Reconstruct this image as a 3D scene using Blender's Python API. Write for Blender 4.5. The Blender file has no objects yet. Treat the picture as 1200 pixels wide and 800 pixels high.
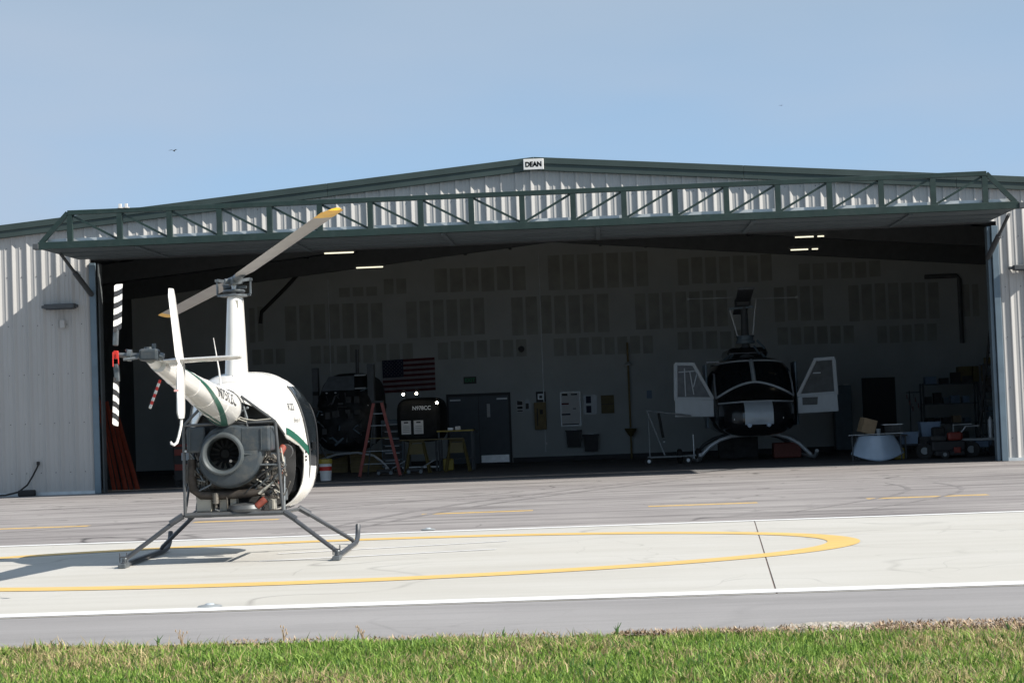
import bpy, math, random
import numpy as np
from mathutils import Vector, Matrix
R = math.radians
rnd = random.Random(7)
scn = bpy.context.scene
col = scn.collection

# ------------------------------------------------------------------ camera
cam_d = bpy.data.cameras.new('camera'); cam = bpy.data.objects.new('camera', cam_d); col.objects.link(cam)
YAW, PIT, ROL = R(2.75), R(2.52), R(2.12)
Fv = Vector((-math.sin(YAW)*math.cos(PIT), math.cos(YAW)*math.cos(PIT), math.sin(PIT)))
R0 = Vector((math.cos(YAW), math.sin(YAW), 0)); U0 = R0.cross(Fv)
Rv = R0*math.cos(ROL) - U0*math.sin(ROL); Uv = U0*math.cos(ROL) + R0*math.sin(ROL)
m = Matrix((Rv, Uv, -Fv)).transposed().to_4x4(); m.translation = (0, 0, 1.2)
cam.matrix_world = m
cam_d.sensor_width = 36; cam_d.lens = 2200/1200*36; cam_d.clip_start = .1; cam_d.clip_end = 3000
scn.camera = cam

# ------------------------------------------------------------------ sky, sun, exposure
SUN = Vector((-1.26, .38, -1)).normalized()          # the way the light travels
w = bpy.data.worlds.new('World'); scn.world = w; w.use_nodes = True
nt = w.node_tree; nt.nodes.clear()
out = nt.nodes.new('ShaderNodeOutputWorld'); bg = nt.nodes.new('ShaderNodeBackground')
sky = nt.nodes.new('ShaderNodeTexSky'); sky.sky_type = 'NISHITA'; sky.sun_disc = False
sky.sun_elevation = math.asin(-SUN.z); sky.sun_rotation = math.atan2(-SUN.x, -SUN.y)
sky.air_density = 1.0; sky.dust_density = .5; sky.ozone_density = 2.2
tc = nt.nodes.new('ShaderNodeTexCoord'); mp = nt.nodes.new('ShaderNodeMapping'); mp.inputs['Scale'].default_value = (1.2, 1.2, 4.5)
mp.inputs['Rotation'].default_value = (0, R(12), 0)
nz = nt.nodes.new('ShaderNodeTexNoise'); nz.inputs['Scale'].default_value = 1.6; nz.inputs['Detail'].default_value = 4; nz.inputs['Roughness'].default_value = .5
rp = nt.nodes.new('ShaderNodeMapRange'); rp.inputs['From Min'].default_value = .40; rp.inputs['From Max'].default_value = .66
rp.inputs['To Max'].default_value = .75
mx = nt.nodes.new('ShaderNodeMix'); mx.data_type = 'RGBA'; mx.inputs['B'].default_value = (3.3, 3.95, 4.9, 1)
nt.links.new(tc.outputs['Generated'], mp.inputs['Vector']); nt.links.new(mp.outputs['Vector'], nz.inputs['Vector'])
nt.links.new(nz.outputs['Fac'], rp.inputs['Value']); nt.links.new(rp.outputs['Result'], mx.inputs['Factor'])
hz = nt.nodes.new('ShaderNodeMix'); hz.data_type = 'RGBA'; hz.inputs['Factor'].default_value = .72; hz.inputs['B'].default_value = (1.98, 3.72, 6.05, 1)
nt.links.new(sky.outputs['Color'], hz.inputs['A'])
sx_ = nt.nodes.new('ShaderNodeSeparateXYZ'); nt.links.new(tc.outputs['Generated'], sx_.inputs[0])
ve = nt.nodes.new('ShaderNodeMapRange'); ve.inputs['From Min'].default_value = .10; ve.inputs['From Max'].default_value = .25; ve.inputs['To Max'].default_value = .92; ve.interpolation_type = 'SMOOTHSTEP'
nt.links.new(sx_.outputs['Z'], ve.inputs['Value'])
vm = nt.nodes.new('ShaderNodeMix'); vm.data_type = 'RGBA'; vm.inputs['B'].default_value = (2.72, 3.48, 4.40, 1)       # thin high veil overhead
nt.links.new(ve.outputs['Result'], vm.inputs['Factor']); nt.links.new(hz.outputs['Result'], vm.inputs['A']); nt.links.new(vm.outputs['Result'], mx.inputs['A']); nt.links.new(mx.outputs['Result'], bg.inputs['Color'])
bg.inputs['Strength'].default_value = .0855
nt.links.new(bg.outputs['Background'], out.inputs['Surface'])
sd = bpy.data.lights.new('sun', 'SUN'); sd.energy = 5.0; sd.angle = R(.5); sd.color = (1, .94, .85)
so = bpy.data.objects.new('sun', sd); col.objects.link(so); so.rotation_euler = SUN.to_track_quat('-Z', 'Y').to_euler(); so.location = (20, -10, 30)
scn.view_settings.view_transform = 'Standard'; scn.view_settings.look = 'None'
scn.view_settings.exposure = .74; scn.view_settings.gamma = 1

# ------------------------------------------------------------------ materials
def mat(name, c, rough=.6, metal=0., var=.12, scale=6., bump=0., bscale=60., spec=.5, emit=None, coat=0., trans=0., alpha=1., stretch=(1, 1, 1), dirt=None, dscale=2., damt=.5):
    M = bpy.data.materials.new(name); M.use_nodes = True; n = M.node_tree; b = n.nodes['Principled BSDF']
    b.inputs['Roughness'].default_value = rough; b.inputs['Metallic'].default_value = metal
    b.inputs['Specular IOR Level'].default_value = spec; b.inputs['Coat Weight'].default_value = coat
    b.inputs['Transmission Weight'].default_value = trans; b.inputs['Alpha'].default_value = alpha
    t = n.nodes.new('ShaderNodeTexCoord'); mpp = n.nodes.new('ShaderNodeMapping'); mpp.inputs['Scale'].default_value = stretch
    n.links.new(t.outputs['Object'], mpp.inputs['Vector'])
    z = n.nodes.new('ShaderNodeTexNoise'); z.inputs['Scale'].default_value = scale; z.inputs['Detail'].default_value = 6
    n.links.new(mpp.outputs['Vector'], z.inputs['Vector'])
    cr = n.nodes.new('ShaderNodeValToRGB'); cr.color_ramp.elements[0].position = .3; cr.color_ramp.elements[1].position = .7
    cr.color_ramp.elements[0].color = (*[x*(1-var) for x in c], 1); cr.color_ramp.elements[1].color = (*[min(1, x*(1+var)) for x in c], 1)
    n.links.new(z.outputs['Fac'], cr.inputs['Fac']); outc = cr.outputs['Color']
    if dirt:
        z2 = n.nodes.new('ShaderNodeTexNoise'); z2.inputs['Scale'].default_value = dscale; z2.inputs['Detail'].default_value = 8; z2.inputs['Roughness'].default_value = .65
        n.links.new(mpp.outputs['Vector'], z2.inputs['Vector'])
        mr = n.nodes.new('ShaderNodeMapRange'); mr.inputs['From Min'].default_value = .48; mr.inputs['From Max'].default_value = .72; mr.inputs['To Max'].default_value = damt
        n.links.new(z2.outputs['Fac'], mr.inputs['Value'])
        q = n.nodes.new('ShaderNodeMix'); q.data_type = 'RGBA'; q.inputs['B'].default_value = (*dirt, 1)
        n.links.new(mr.outputs['Result'], q.inputs['Factor']); n.links.new(outc, q.inputs['A']); outc = q.outputs['Result']
    n.links.new(outc, b.inputs['Base Color'])
    if bump:
        zb = n.nodes.new('ShaderNodeTexNoise'); zb.inputs['Scale'].default_value = bscale; zb.inputs['Detail'].default_value = 5
        n.links.new(t.outputs['Object'], zb.inputs['Vector'])
        bp = n.nodes.new('ShaderNodeBump'); bp.inputs['Strength'].default_value = bump; bp.inputs['Distance'].default_value = .02
        n.links.new(zb.outputs['Fac'], bp.inputs['Height']); n.links.new(bp.outputs['Normal'], b.inputs['Normal'])
    if emit:
        b.inputs['Emission Color'].default_value = (*emit[0], 1); b.inputs['Emission Strength'].default_value = emit[1]
    return M

def ground_mat(name, base, light, dark, streak=1., spots=True, line_amt=.35, lscale=.16):
    M = bpy.data.materials.new(name); M.use_nodes = True; n = M.node_tree; L = n.links.new; b = n.nodes['Principled BSDF']
    b.inputs['Roughness'].default_value = .85; b.inputs['Specular IOR Level'].default_value = .3
    t = n.nodes.new('ShaderNodeTexCoord')
    def noise(sc, st=(1, 1, 1), det=6, rg=.6, dist=0, loc=(0, 0, 0)):
        mpp = n.nodes.new('ShaderNodeMapping'); mpp.inputs['Scale'].default_value = st; mpp.inputs['Location'].default_value = loc
        L(t.outputs['Object'], mpp.inputs['Vector']); z = n.nodes.new('ShaderNodeTexNoise'); z.inputs['Scale'].default_value = sc
        z.inputs['Detail'].default_value = det; z.inputs['Roughness'].default_value = rg; z.inputs['Distortion'].default_value = dist
        L(mpp.outputs['Vector'], z.inputs['Vector']); return z.outputs['Fac']
    def rng(s, a, c, lo=0., hi=1.):
        r_ = n.nodes.new('ShaderNodeMapRange'); r_.inputs['From Min'].default_value = a; r_.inputs['From Max'].default_value = c
        r_.inputs['To Min'].default_value = lo; r_.inputs['To Max'].default_value = hi; L(s, r_.inputs['Value']); return r_.outputs['Result']
    def mix(A, B, fac):
        q = n.nodes.new('ShaderNodeMix'); q.data_type = 'RGBA'
        for k, v in (('A', A), ('B', B)):
            if isinstance(v, tuple): q.inputs[k].default_value = (*v, 1)
            else: L(v, q.inputs[k])
        L(fac, q.inputs['Factor']); return q.outputs['Result']
    c = mix(base, light, rng(noise(.35, (1, 1.6, 1)), .35, .65))
    c = mix(c, dark, rng(noise(.9, (.25, 2.2, 1), 8, .7), .46, .72, 0, .55*streak))
    c = mix(c, light, rng(noise(1.4, (.12, 3.2, 1), 8, .7, 0, (3, 7, 0)), .5, .75, 0, .45*streak))
    c = mix(c, dark, rng(noise(38, (1, 1, 1), 3, .8), .5, .8, 0, .35))
    # curving tyre scuffs and hairline marks
    for sc_, off, amt, wd in ((lscale, 0, line_amt, .010), (lscale*2.2, 5, line_amt*.7, .005)):
        mpp = n.nodes.new('ShaderNodeMapping'); mpp.inputs['Location'].default_value = (off, off*2, 0); L(t.outputs['Object'], mpp.inputs['Vector'])
        zz = n.nodes.new('ShaderNodeTexNoise'); zz.inputs['Scale'].default_value = .3; zz.inputs['Detail'].default_value = 2; L(mpp.outputs['Vector'], zz.inputs['Vector'])
        mvs = n.nodes.new('ShaderNodeVectorMath'); mvs.operation = 'SCALE'; mvs.inputs['Scale'].default_value = 7; L(zz.outputs['Color'], mvs.inputs[0])
        ad = n.nodes.new('ShaderNodeVectorMath'); ad.operation = 'ADD'; L(mpp.outputs['Vector'], ad.inputs[0]); L(mvs.outputs['Vector'], ad.inputs[1])
        v = n.nodes.new('ShaderNodeTexVoronoi'); v.feature = 'DISTANCE_TO_EDGE'; v.inputs['Scale'].default_value = sc_; L(ad.outputs['Vector'], v.inputs['Vector'])
        ln = rng(v.outputs['Distance'], 0, wd, 1, 0)
        mm = n.nodes.new('ShaderNodeMath'); mm.operation = 'MULTIPLY'; L(ln, mm.inputs[0]); L(rng(noise(.6), .4, .65, 0, amt), mm.inputs[1])
        c = mix(c, tuple(x*.35 for x in dark), mm.outputs['Value'])
    if spots:
        c = mix(c, tuple(x*.4 for x in dark), rng(noise(2.1, (1, 1, 1), 2, .5, .5, (9, 3, 0)), .70, .74, 0, .6))
    L(c, b.inputs['Base Color'])
    bp = n.nodes.new('ShaderNodeBump'); bp.inputs['Strength'].default_value = .35; bp.inputs['Distance'].default_value = .01
    L(noise(90, (1, 1, 1), 4, .7), bp.inputs['Height']); L(bp.outputs['Normal'], b.inputs['Normal'])
    return M

Mt = {}
Mt['asphalt'] = ground_mat('weathered_asphalt', (.225, .208, .205), (.295, .278, .27), (.095, .086, .086), 2.1, True, .9, .13)
Mt['asphalt2'] = ground_mat('near_asphalt', (.232, .224, .225), (.272, .264, .265), (.165, .16, .16), 1.1, False, .2)
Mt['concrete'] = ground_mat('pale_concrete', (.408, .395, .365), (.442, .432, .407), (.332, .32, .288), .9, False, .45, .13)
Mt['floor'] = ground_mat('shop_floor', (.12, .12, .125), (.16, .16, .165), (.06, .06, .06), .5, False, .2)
Mt['soil'] = mat('soil_and_thatch', (.13, .12, .055), .95, var=.5, scale=9, bump=.6, bscale=40)
Mt['sand'] = mat('sandy_grit', (.36, .33, .29), .95, var=.3, scale=30, bump=.8, bscale=80)
Mt['white_line'] = mat('white_line_paint', (.66, .66, .66), .6, var=.05, scale=3, dirt=(.5, .49, .47), dscale=9, damt=.5)
Mt['yellow_line'] = mat('yellow_line_paint', (.60, .39, .115), .6, var=.08, scale=2, stretch=(.4, 2, 1), dirt=(.52, .42, .22), dscale=7, damt=.6)
Mt['yellow_old'] = mat('worn_yellow_paint', (.50, .32, .09), .7, var=.15, scale=5, dirt=(.24, .22, .2), dscale=12, damt=.95)
Mt['sheet'] = mat('pale_sheet_metal', (.40, .395, .385), .42, .0, var=.05, scale=1.5, bump=.04, bscale=3, stretch=(1, 1, .25), dirt=(.33, .33, .32), dscale=2.5, damt=.3)
Mt['green'] = mat('dark_green_steel', (.013, .031, .027), .45, .1, var=.15, scale=4, dirt=(.05, .065, .06), dscale=6, damt=.3)
Mt['trim'] = mat('green_grey_trim', (.040, .060, .056), .5, .2, var=.12, scale=2)
Mt['flash'] = mat('pale_flashing', (.50, .54, .56), .4, .3, var=.08)
Mt['jamb'] = mat('blue_grey_steel', (.13, .18, .22), .45, .3, var=.1, scale=3)
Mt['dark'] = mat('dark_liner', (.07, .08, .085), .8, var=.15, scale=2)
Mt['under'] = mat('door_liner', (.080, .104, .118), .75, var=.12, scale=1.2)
Mt['roofl'] = mat('roof_liner', (.16, .175, .185), .8, var=.1)
Mt['rafter'] = mat('dark_rafter_steel', (.07, .078, .085), .6, .2)
Mt['drywall'] = mat('painted_drywall', (.45, .475, .47), .9, var=.06, scale=1.5, bump=.05, bscale=20)
Mt['board'] = mat('bare_board', (.325, .335, .315), .95, var=.14, scale=2.5)
Mt['scuff'] = mat('tyre_scuff', (.165, .152, .15), .85, var=.3, scale=3, dirt=(.215, .2, .197), dscale=5, damt=1.)
Mt['joint'] = mat('joint_filler', (.16, .12, .10), .9)
Mt['base'] = mat('black_base', (.03, .03, .032), .6)
Mt['door'] = mat('blue_door_paint', (.070, .088, .105), .5, var=.08)
Mt['steel'] = mat('brushed_steel', (.55, .55, .55), .35, .8, var=.1, scale=8)
Mt['alu'] = mat('dull_aluminium', (.55, .58, .6), .45, .35, var=.1)
Mt['white'] = mat('white_gloss_paint', (.70, .69, .665), .22, var=.025, scale=3, coat=.4, dirt=(.56, .54, .48), dscale=5, damt=.3)
Mt['seam'] = mat('seam_grey', (.40, .39, .37), .5)
Mt['hgreen'] = mat('green_stripe_paint', (.008, .082, .052), .3, var=.08)
Mt['black'] = mat('black_enamel', (.012, .013, .015), .3, var=.2)
Mt['frame'] = mat('grey_frame_tube', (.085, .09, .095), .42, .3, var=.2, scale=10)
Mt['shroud'] = mat('grey_shroud', (.040, .052, .063), .42, .0, var=.12, scale=5, spec=.35, coat=.0, dirt=(.15, .14, .12), dscale=9, damt=.4)
Mt['lip'] = mat('worn_shroud_lip', (.075, .088, .095), .38, .1, var=.15, scale=14, coat=.1)
Mt['engine'] = mat('oily_engine_metal', (.13, .12, .105), .5, .5, var=.5, scale=14, bump=.2, bscale=40, dirt=(.04, .03, .025), dscale=12, damt=.9)
Mt['exhaust'] = mat('burnt_exhaust', (.05, .042, .036), .6, .5, var=.5, scale=12)
Mt['cream'] = mat('cream_panel', (.34, .33, .29), .5, var=.12, scale=9, dirt=(.15, .13, .1), dscale=9, damt=.5)
Mt['hose'] = mat('rust_red_hose', (.20, .045, .028), .55, var=.25, scale=20)
Mt['glass'] = mat('opaque_dark_glass', (.010, .013, .016), .08, var=.2, spec=.35, coat=.0)  # opaque; dark colour stands in for the unlit cabin behind the windows
Mt['blade'] = mat('rotor_blade_grey', (.27, .26, .25), .4, .2, var=.12, scale=3)
Mt['tipyellow'] = mat('tip_yellow', (.75, .42, .03), .4)
Mt['rblack'] = mat('tail_blade_black', (.02, .02, .022), .4)
Mt['rwhite'] = mat('tail_blade_white', (.68, .68, .66), .4)
Mt['pink'] = mat('faded_red_mark', (.75, .42, .40), .5)
Mt['red'] = mat('signal_red', (.55, .03, .02), .45)
Mt['skid'] = mat('skid_dark_grey', (.055, .06, .068), .4, .2, var=.2, scale=9)
Mt['hub'] = mat('rotor_hub_grey', (.13, .145, .155), .4, .5, var=.3, scale=20)
Mt['bellw'] = mat('grey_white_paint', (.36, .40, .43), .35, var=.05, coat=.2)
Mt['bellp'] = mat('nose_panel_paint', (.42, .48, .53), .3, var=.04, coat=.2)
Mt['bellk'] = mat('black_nose_paint', (.012, .013, .015), .18, coat=.5)
Mt['clear'] = mat('side_window', (.12, .135, .15), .55, var=.2)
Mt['clear2'] = mat('dark_side_window', (.045, .052, .055), .5, var=.3)
Mt['tube'] = mat('dim_silver_tube', (.26, .28, .29), .5, .3)
Mt['dark2'] = mat('dim_duct', (.11, .115, .12), .7)
Mt['flatk2'] = mat('stripped_nose_black', (.022, .024, .026), .6, var=.6, scale=4, spec=.25)
Mt['flatk'] = mat('flat_black', (.014, .015, .016), .7, var=.3, spec=.15)
Mt['ladder'] = mat('ladder_red', (.22, .035, .024), .5, var=.12)
Mt['orange'] = mat('beam_orange', (.26, .045, .02), .6, var=.25, scale=5)
Mt['wood'] = mat('raw_wood', (.24, .18, .08), .7, var=.2, scale=8)
Mt['ocher'] = mat('yellow_wood', (.12, .095, .03), .6, var=.15)
Mt['yellow'] = mat('yellow_plastic', (.30, .23, .03), .5)
Mt['card'] = mat('cardboard', (.36, .26, .16), .8, var=.1)
Mt['paper'] = mat('white_paper', (.65, .65, .64), .8, var=.04)
Mt['cowl'] = mat('pale_blue_cowling', (.40, .50, .62), .3, var=.05, coat=.3)
Mt['bluebin'] = mat('blue_grey_bin', (.16, .23, .33), .5)
Mt['rubber'] = mat('black_rubber', (.02, .02, .02), .8)
Mt['navy'] = mat('flag_navy', (.015, .02, .05), .8)
Mt['fred'] = mat('flag_red', (.10, .014, .02), .8)
Mt['fwhite'] = mat('flag_white', (.25, .24, .255), .8)
Mt['lamp'] = mat('lit_tube', (.9, .85, .7), .4, emit=((1, .93, .70), .75))
Mt['spot'] = mat('glare_glow', (.9, .85, .7), .4, emit=((1, .9, .68), 14))  # glow stands in for glare reflections by the black fuselage
Mt['exit'] = mat('exit_green', (.02, .20, .08), .5, emit=((.05, 1, .35), .004))
Mt['bird'] = mat('bird_dark', (.03, .03, .03), .9)
Mt['greyc'] = mat('grey_cabinet', (.10, .14, .17), .5)
Mt['dull'] = mat('dull_dark_goods', (.05, .05, .05), .8, var=.4)

# ------------------------------------------------------------------ mesh builder
class MB:
    def __init__(s): s.v = []; s.f = []; s.m = []; s.mi = 0
    def add(s, vs, fs):
        o = len(s.v); s.v += [tuple(v) for v in vs]; s.f += [tuple(i+o for i in f) for f in fs]; s.m += [s.mi]*len(fs); return s
    def box(s, x0, x1, y0, y1, z0, z1, M=None):
        vs = [Vector((x, y, z)) for x in (x0, x1) for y in (y0, y1) for z in (z0, z1)]
        if M is not None: vs = [M @ v for v in vs]
        return s.add(vs, [(0, 1, 3, 2), (4, 6, 7, 5), (0, 4, 5, 1), (2, 3, 7, 6), (0, 2, 6, 4), (1, 5, 7, 3)])
    def beam(s, a, b, wd, h=None, up=(0, 0, 1)):
        a, b = Vector(a), Vector(b); h = h or wd; d = (b-a).normalized(); u = Vector(up)
        if abs(d.dot(u)) > .98: u = Vector((0, 1, 0))
        x = d.cross(u).normalized(); u = x.cross(d)
        vs = [p + x*(i*wd/2) + u*(j*h/2) for p in (a, b) for i, j in ((-1, -1), (1, -1), (1, 1), (-1, 1))]
        return s.add(vs, [(0, 3, 2, 1), (4, 5, 6, 7), (0, 1, 5, 4), (1, 2, 6, 5), (2, 3, 7, 6), (3, 0, 4, 7)])
    def tube(s, path, r, n=8, caps=True, sx=1.):
        P = [Vector(p) for p in path]; rs = r if isinstance(r, (list, tuple)) else [r]*len(P)
        vs = []; fs = []; x = None
        for i, p in enumerate(P):
            d = (P[min(i+1, len(P)-1)] - P[max(i-1, 0)]).normalized()
            if x is None:
                x = d.cross(Vector((0, 0, 1)));
                if x.length < .05: x = d.cross(Vector((0, 1, 0)))
            x = (x - d*x.dot(d)).normalized(); y = d.cross(x)
            for k in range(n):
                a = 2*math.pi*k/n; vs.append(p + (x*math.cos(a)*sx + y*math.sin(a))*rs[i])
        for i in range(len(P)-1):
            for k in range(n): fs.append((i*n+k, i*n+(k+1) % n, (i+1)*n+(k+1) % n, (i+1)*n+k))
        if caps: fs += [tuple(range(n))[::-1], tuple((len(P)-1)*n+k for k in range(n))]
        return s.add(vs, fs)
    def lathe(s, prof, c=(0, 0, 0), axis='z', n=24):
        vs = []; fs = []; c = Vector(c)
        for r, h in prof:
            for k in range(n):
                a = 2*math.pi*k/n; p = (r*math.cos(a), r*math.sin(a), h)
                p = {'z': p, 'y': (p[0], p[2], p[1]), 'x': (p[2], p[0], p[1])}[axis]; vs.append(c + Vector(p))
        for i in range(len(prof)-1):
            for k in range(n): fs.append((i*n+k, i*n+(k+1) % n, (i+1)*n+(k+1) % n, (i+1)*n+k))
        return s.add(vs, fs)
    def grid(s, rows, closed=False):
        n = len(rows[0]); vs = [p for r_ in rows for p in r_]; fs = []
        for i in range(len(rows)-1):
            for k in range(n if closed else n-1): fs.append((i*n+k, i*n+(k+1) % n, (i+1)*n+(k+1) % n, (i+1)*n+k))
        return s.add(vs, fs)
    def prism(s, poly, y0, y1, plane='xz'):
        n = len(poly)
        def P(p, d): return {'xz': (p[0], d, p[1]), 'xy': (p[0], p[1], d), 'yz': (d, p[0], p[1])}[plane]
        vs = [P(p, y0) for p in poly] + [P(p, y1) for p in poly]
        return s.add(vs, [tuple(range(n)), tuple(range(n, 2*n))[::-1]] + [(k, n+k, n+(k+1) % n, (k+1) % n) for k in range(n)])
    def ball(s, c, r, sc=(1, 1, 1), n=12):
        pr = [(max(1e-4, math.sin(math.pi*i/8)), -math.cos(math.pi*i/8)) for i in range(9)]; c = Vector(c); vs = []; fs = []
        for a, h in pr:
            for k in range(n):
                t_ = 2*math.pi*k/n; vs.append(c + Vector((a*math.cos(t_)*sc[0], a*math.sin(t_)*sc[1], h*sc[2]))*r)
        for i in range(8):
            for k in range(n): fs.append((i*n+k, i*n+(k+1) % n, (i+1)*n+(k+1) % n, (i+1)*n+k))
        return s.add(vs, fs)
    def build(s, name, mats, parent=None, smooth=False, bev=0., label=None, loc=None, sol=0.):
        me = bpy.data.meshes.new(name); me.from_pydata(s.v, [], s.f)
        mats = mats if isinstance(mats, (list, tuple)) else [mats]
        for q in mats: me.materials.append(Mt[q] if isinstance(q, str) else q)
        if max(s.m or [0]): me.polygons.foreach_set('material_index', s.m)
        me.validate(); me.update()
        import bmesh
        bm = bmesh.new(); bm.from_mesh(me); bmesh.ops.recalc_face_normals(bm, faces=bm.faces)
        if smooth:
            for f_ in bm.faces: f_.smooth = True
            for e_ in bm.edges:
                if len(e_.link_faces) == 2 and e_.calc_face_angle(0) > R(38): e_.smooth = False
        bm.to_mesh(me); bm.free()
        o = bpy.data.objects.new(name, me); col.objects.link(o)
        if parent is not None: o.parent = parent
        if loc is not None: o.location = loc
        if bev:
            b_ = o.modifiers.new('bevel', 'BEVEL'); b_.width = bev; b_.segments = 2; b_.limit_method = 'ANGLE'
        if sol:
            s_ = o.modifiers.new('solid', 'SOLIDIFY'); s_.thickness = sol; s_.offset = -1
        if label: o['label'] = label
        return o

def box(name, mt, x0, x1, y0, y1, z0, z1, parent=None, bev=0., label=None):
    return MB().box(x0, x1, y0, y1, z0, z1).build(name, mt, parent, bev=bev, label=label)
def thing(name, label, cat, loc=(0, 0, 0), rz=0., group=None):
    o = bpy.data.objects.new(name, None); col.objects.link(o); o.location = loc; o.rotation_euler = (0, 0, rz)
    o.empty_display_size = .2; o['label'] = label; o['category'] = cat
    if group: o['group'] = group
    return o
def tag(o, label, cat, group=None):
    o['label'] = label; o['category'] = cat
    if group: o['group'] = group
    return o
def struct(o): o['kind'] = 'structure'; return o
def copy_tree(o, parent=None):
    kids = [c for c in col.objects if c.parent == o]
    c = o.copy(); col.objects.link(c)
    if parent is not None: c.parent = parent
    for k in kids: copy_tree(k, c)
    return c
def textmesh(txt, size, bold=0., width=None, extr=0., shear=0., cuts=0.):
    cu = bpy.data.curves.new('txt', 'FONT'); cu.body = txt; cu.size = size; cu.offset = bold; cu.extrude = extr; cu.shear = shear
    cu.align_x = 'CENTER'; cu.align_y = 'CENTER'; cu.resolution_u = 3
    o = bpy.data.objects.new('txt', cu); col.objects.link(o); dg = bpy.context.evaluated_depsgraph_get()
    me = bpy.data.meshes.new_from_object(o.evaluated_get(dg)); bpy.data.objects.remove(o); bpy.data.curves.remove(cu)
    import bmesh
    bm = bmesh.new(); bm.from_mesh(me); bmesh.ops.remove_doubles(bm, verts=bm.verts, dist=1e-5)
    if cuts:
        z_ = -size
        while z_ < size:
            bmesh.ops.bisect_plane(bm, geom=bm.verts[:]+bm.edges[:]+bm.faces[:], plane_co=(0, z_, 0), plane_no=(0, 1, 0)); z_ += cuts
    vs = [v.co.copy() for v in bm.verts]; bm.verts.index_update(); fs = [[v.index for v in f_.verts] for f_ in bm.faces]; bm.free()
    bpy.data.meshes.remove(me)
    if width and vs:
        xs = [v.x for v in vs]; k = width/(max(xs)-min(xs)); c_ = (max(xs)+min(xs))/2
        for v in vs: v.x = (v.x-c_)*k
    return vs, fs
def put_text(name, txt, size, mt, parent, f, bold=0., width=None, extr=0., cuts=0., shear=0.):
    vs, fs = textmesh(txt, size, bold, width, extr, shear, cuts)
    return MB().add([f(v) for v in vs], fs).build(name, mt, parent)

# ------------------------------------------------------------------ ground
struct(MB().add([(-900, -60, -.012), (900, -60, -.012), (900, 1500, -.012), (-900, 1500, -.012)], [(0, 1, 2, 3)]).build('ground', 'soil'))
def sheet(name, pts, z, mt, parent=None):
    o = MB().add([(x, y, z) for x, y in pts], [tuple(range(len(pts)))]).build(name, mt, parent); return o
def edf(x): return float(np.interp(x, [-60, -5.5, .7, 2.6, 60], [11.1, 11.08, 10.52, 10.12, 10.05]))
edge = [(-60, 11.1)] + [(x, max(edf(x), min(10.56, edf(x)+.4)) + .02*math.sin(x*2.1) + rnd.uniform(-.02, .02)) for x in np.arange(-9, 9, .16)] + [(60, 10.3)]
struct(sheet('service_road', edge + [(60, 12.765), (-60, 12.765)], -.003, 'asphalt2'))
struct(sheet('apron', [(-60, 21.735), (60, 21.735), (60, 41.9), (-60, 41.9)], -.003, 'asphalt'))
struct(sheet('helipad', [(-40, 12.76), (1.1, 12.76), (1.656, 21.74), (-40, 21.74)], 0, 'concrete'))
struct(sheet('helipad_slab', [(1.112, 12.76), (40, 12.76), (40, 21.74), (1.668, 21.74)], 0, 'concrete'))
struct(sheet('slab_joint', [(1.1, 12.76), (1.112, 12.76), (1.668, 21.74), (1.656, 21.74)], -.004, 'joint'))
struct(sheet('white_edge_line', [(-40, 12.80), (40, 12.80), (40, 13.06), (-40, 13.06)], .004, 'white_line'))
struct(sheet('white_edge_line', [(-40, 21.5), (40, 21.5), (40, 21.7), (-40, 21.7)], .004, 'white_line'))
struct(sheet('worn_white_line', [(-3.3, 18.55), (-1.05, 19.35), (-1.05, 19.42), (-3.3, 18.66)], .004, 'white_line'))
struct(sheet('worn_white_line', [(-3.3, 17.55), (-1.1, 18.15), (-1.1, 18.23), (-3.3, 17.66)], .004, 'white_line'))
# tyre scuffs on the apron
for x0, y0, x1, y1, bow, wd in ((-3.6, 22.6, 1.6, 38.5, -1.6, .10), (-3.2, 22.4, 2.3, 38.6, -1.5, .10), (-9, 24, -1.5, 33.5, 1.2, .07), (2.2, 23.2, 4.6, 31.5, 1.5, .05), (3.0, 23.0, 5.3, 31, 1.5, .05), (-6.5, 29.2, 3.5, 28.4, .35, .05), (1, 34.5, 9, 33.4, .4, .08)):
    L_, Rr = [], []
    for i in range(25):
        t = i/24; x = x0+(x1-x0)*t + bow*math.sin(math.pi*t)*.6; y = y0+(y1-y0)*t + bow*math.sin(math.pi*t)*.25; ww = wd*(.35+.65*math.sin(math.pi*t))*rnd.uniform(.7, 1.1)
        L_.append((x-ww, y, -.0005)); Rr.append((x+ww, y+ww*.3, -.0005))
    struct(MB().grid([L_, Rr]).build('tyre_mark', 'scuff'))
# yellow oval
cx, cy, ax, ay, wl = -2.65, 17.78, 4.98, 2.95, .30
ring_o, ring_i = [], []
for k in range(161):
    a = 2*math.pi*k/160
    ring_o.append((cx + ax*math.cos(a), cy + ay*math.sin(a) + .02*(cx+ax*math.cos(a)), .004))
    ring_i.append((cx + (ax-wl)*math.cos(a), cy + (ay-wl-.04)*math.sin(a) + .02*(cx+ax*math.cos(a)), .004))
struct(MB().grid([ring_o, ring_i]).build('yellow_oval_line', 'yellow_line'))
for a, b in ((-9.4, -7.29), (-5.8, -4.6), (-2.6, -1.05), (.55, 2.05), (3.55, 5.2), (6.8, 8.4)):
    struct(sheet('yellow_dash', [(a, 25.95), (b, 25.95), (b, 26.25), (a, 26.25)], -.002, 'yellow_old'))
struct(sheet('hangar_floor', [(-14.9, 41.9), (12.2, 41.9), (12.2, 59.2), (-14.9, 59.2)], -.002, 'floor'))
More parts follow.
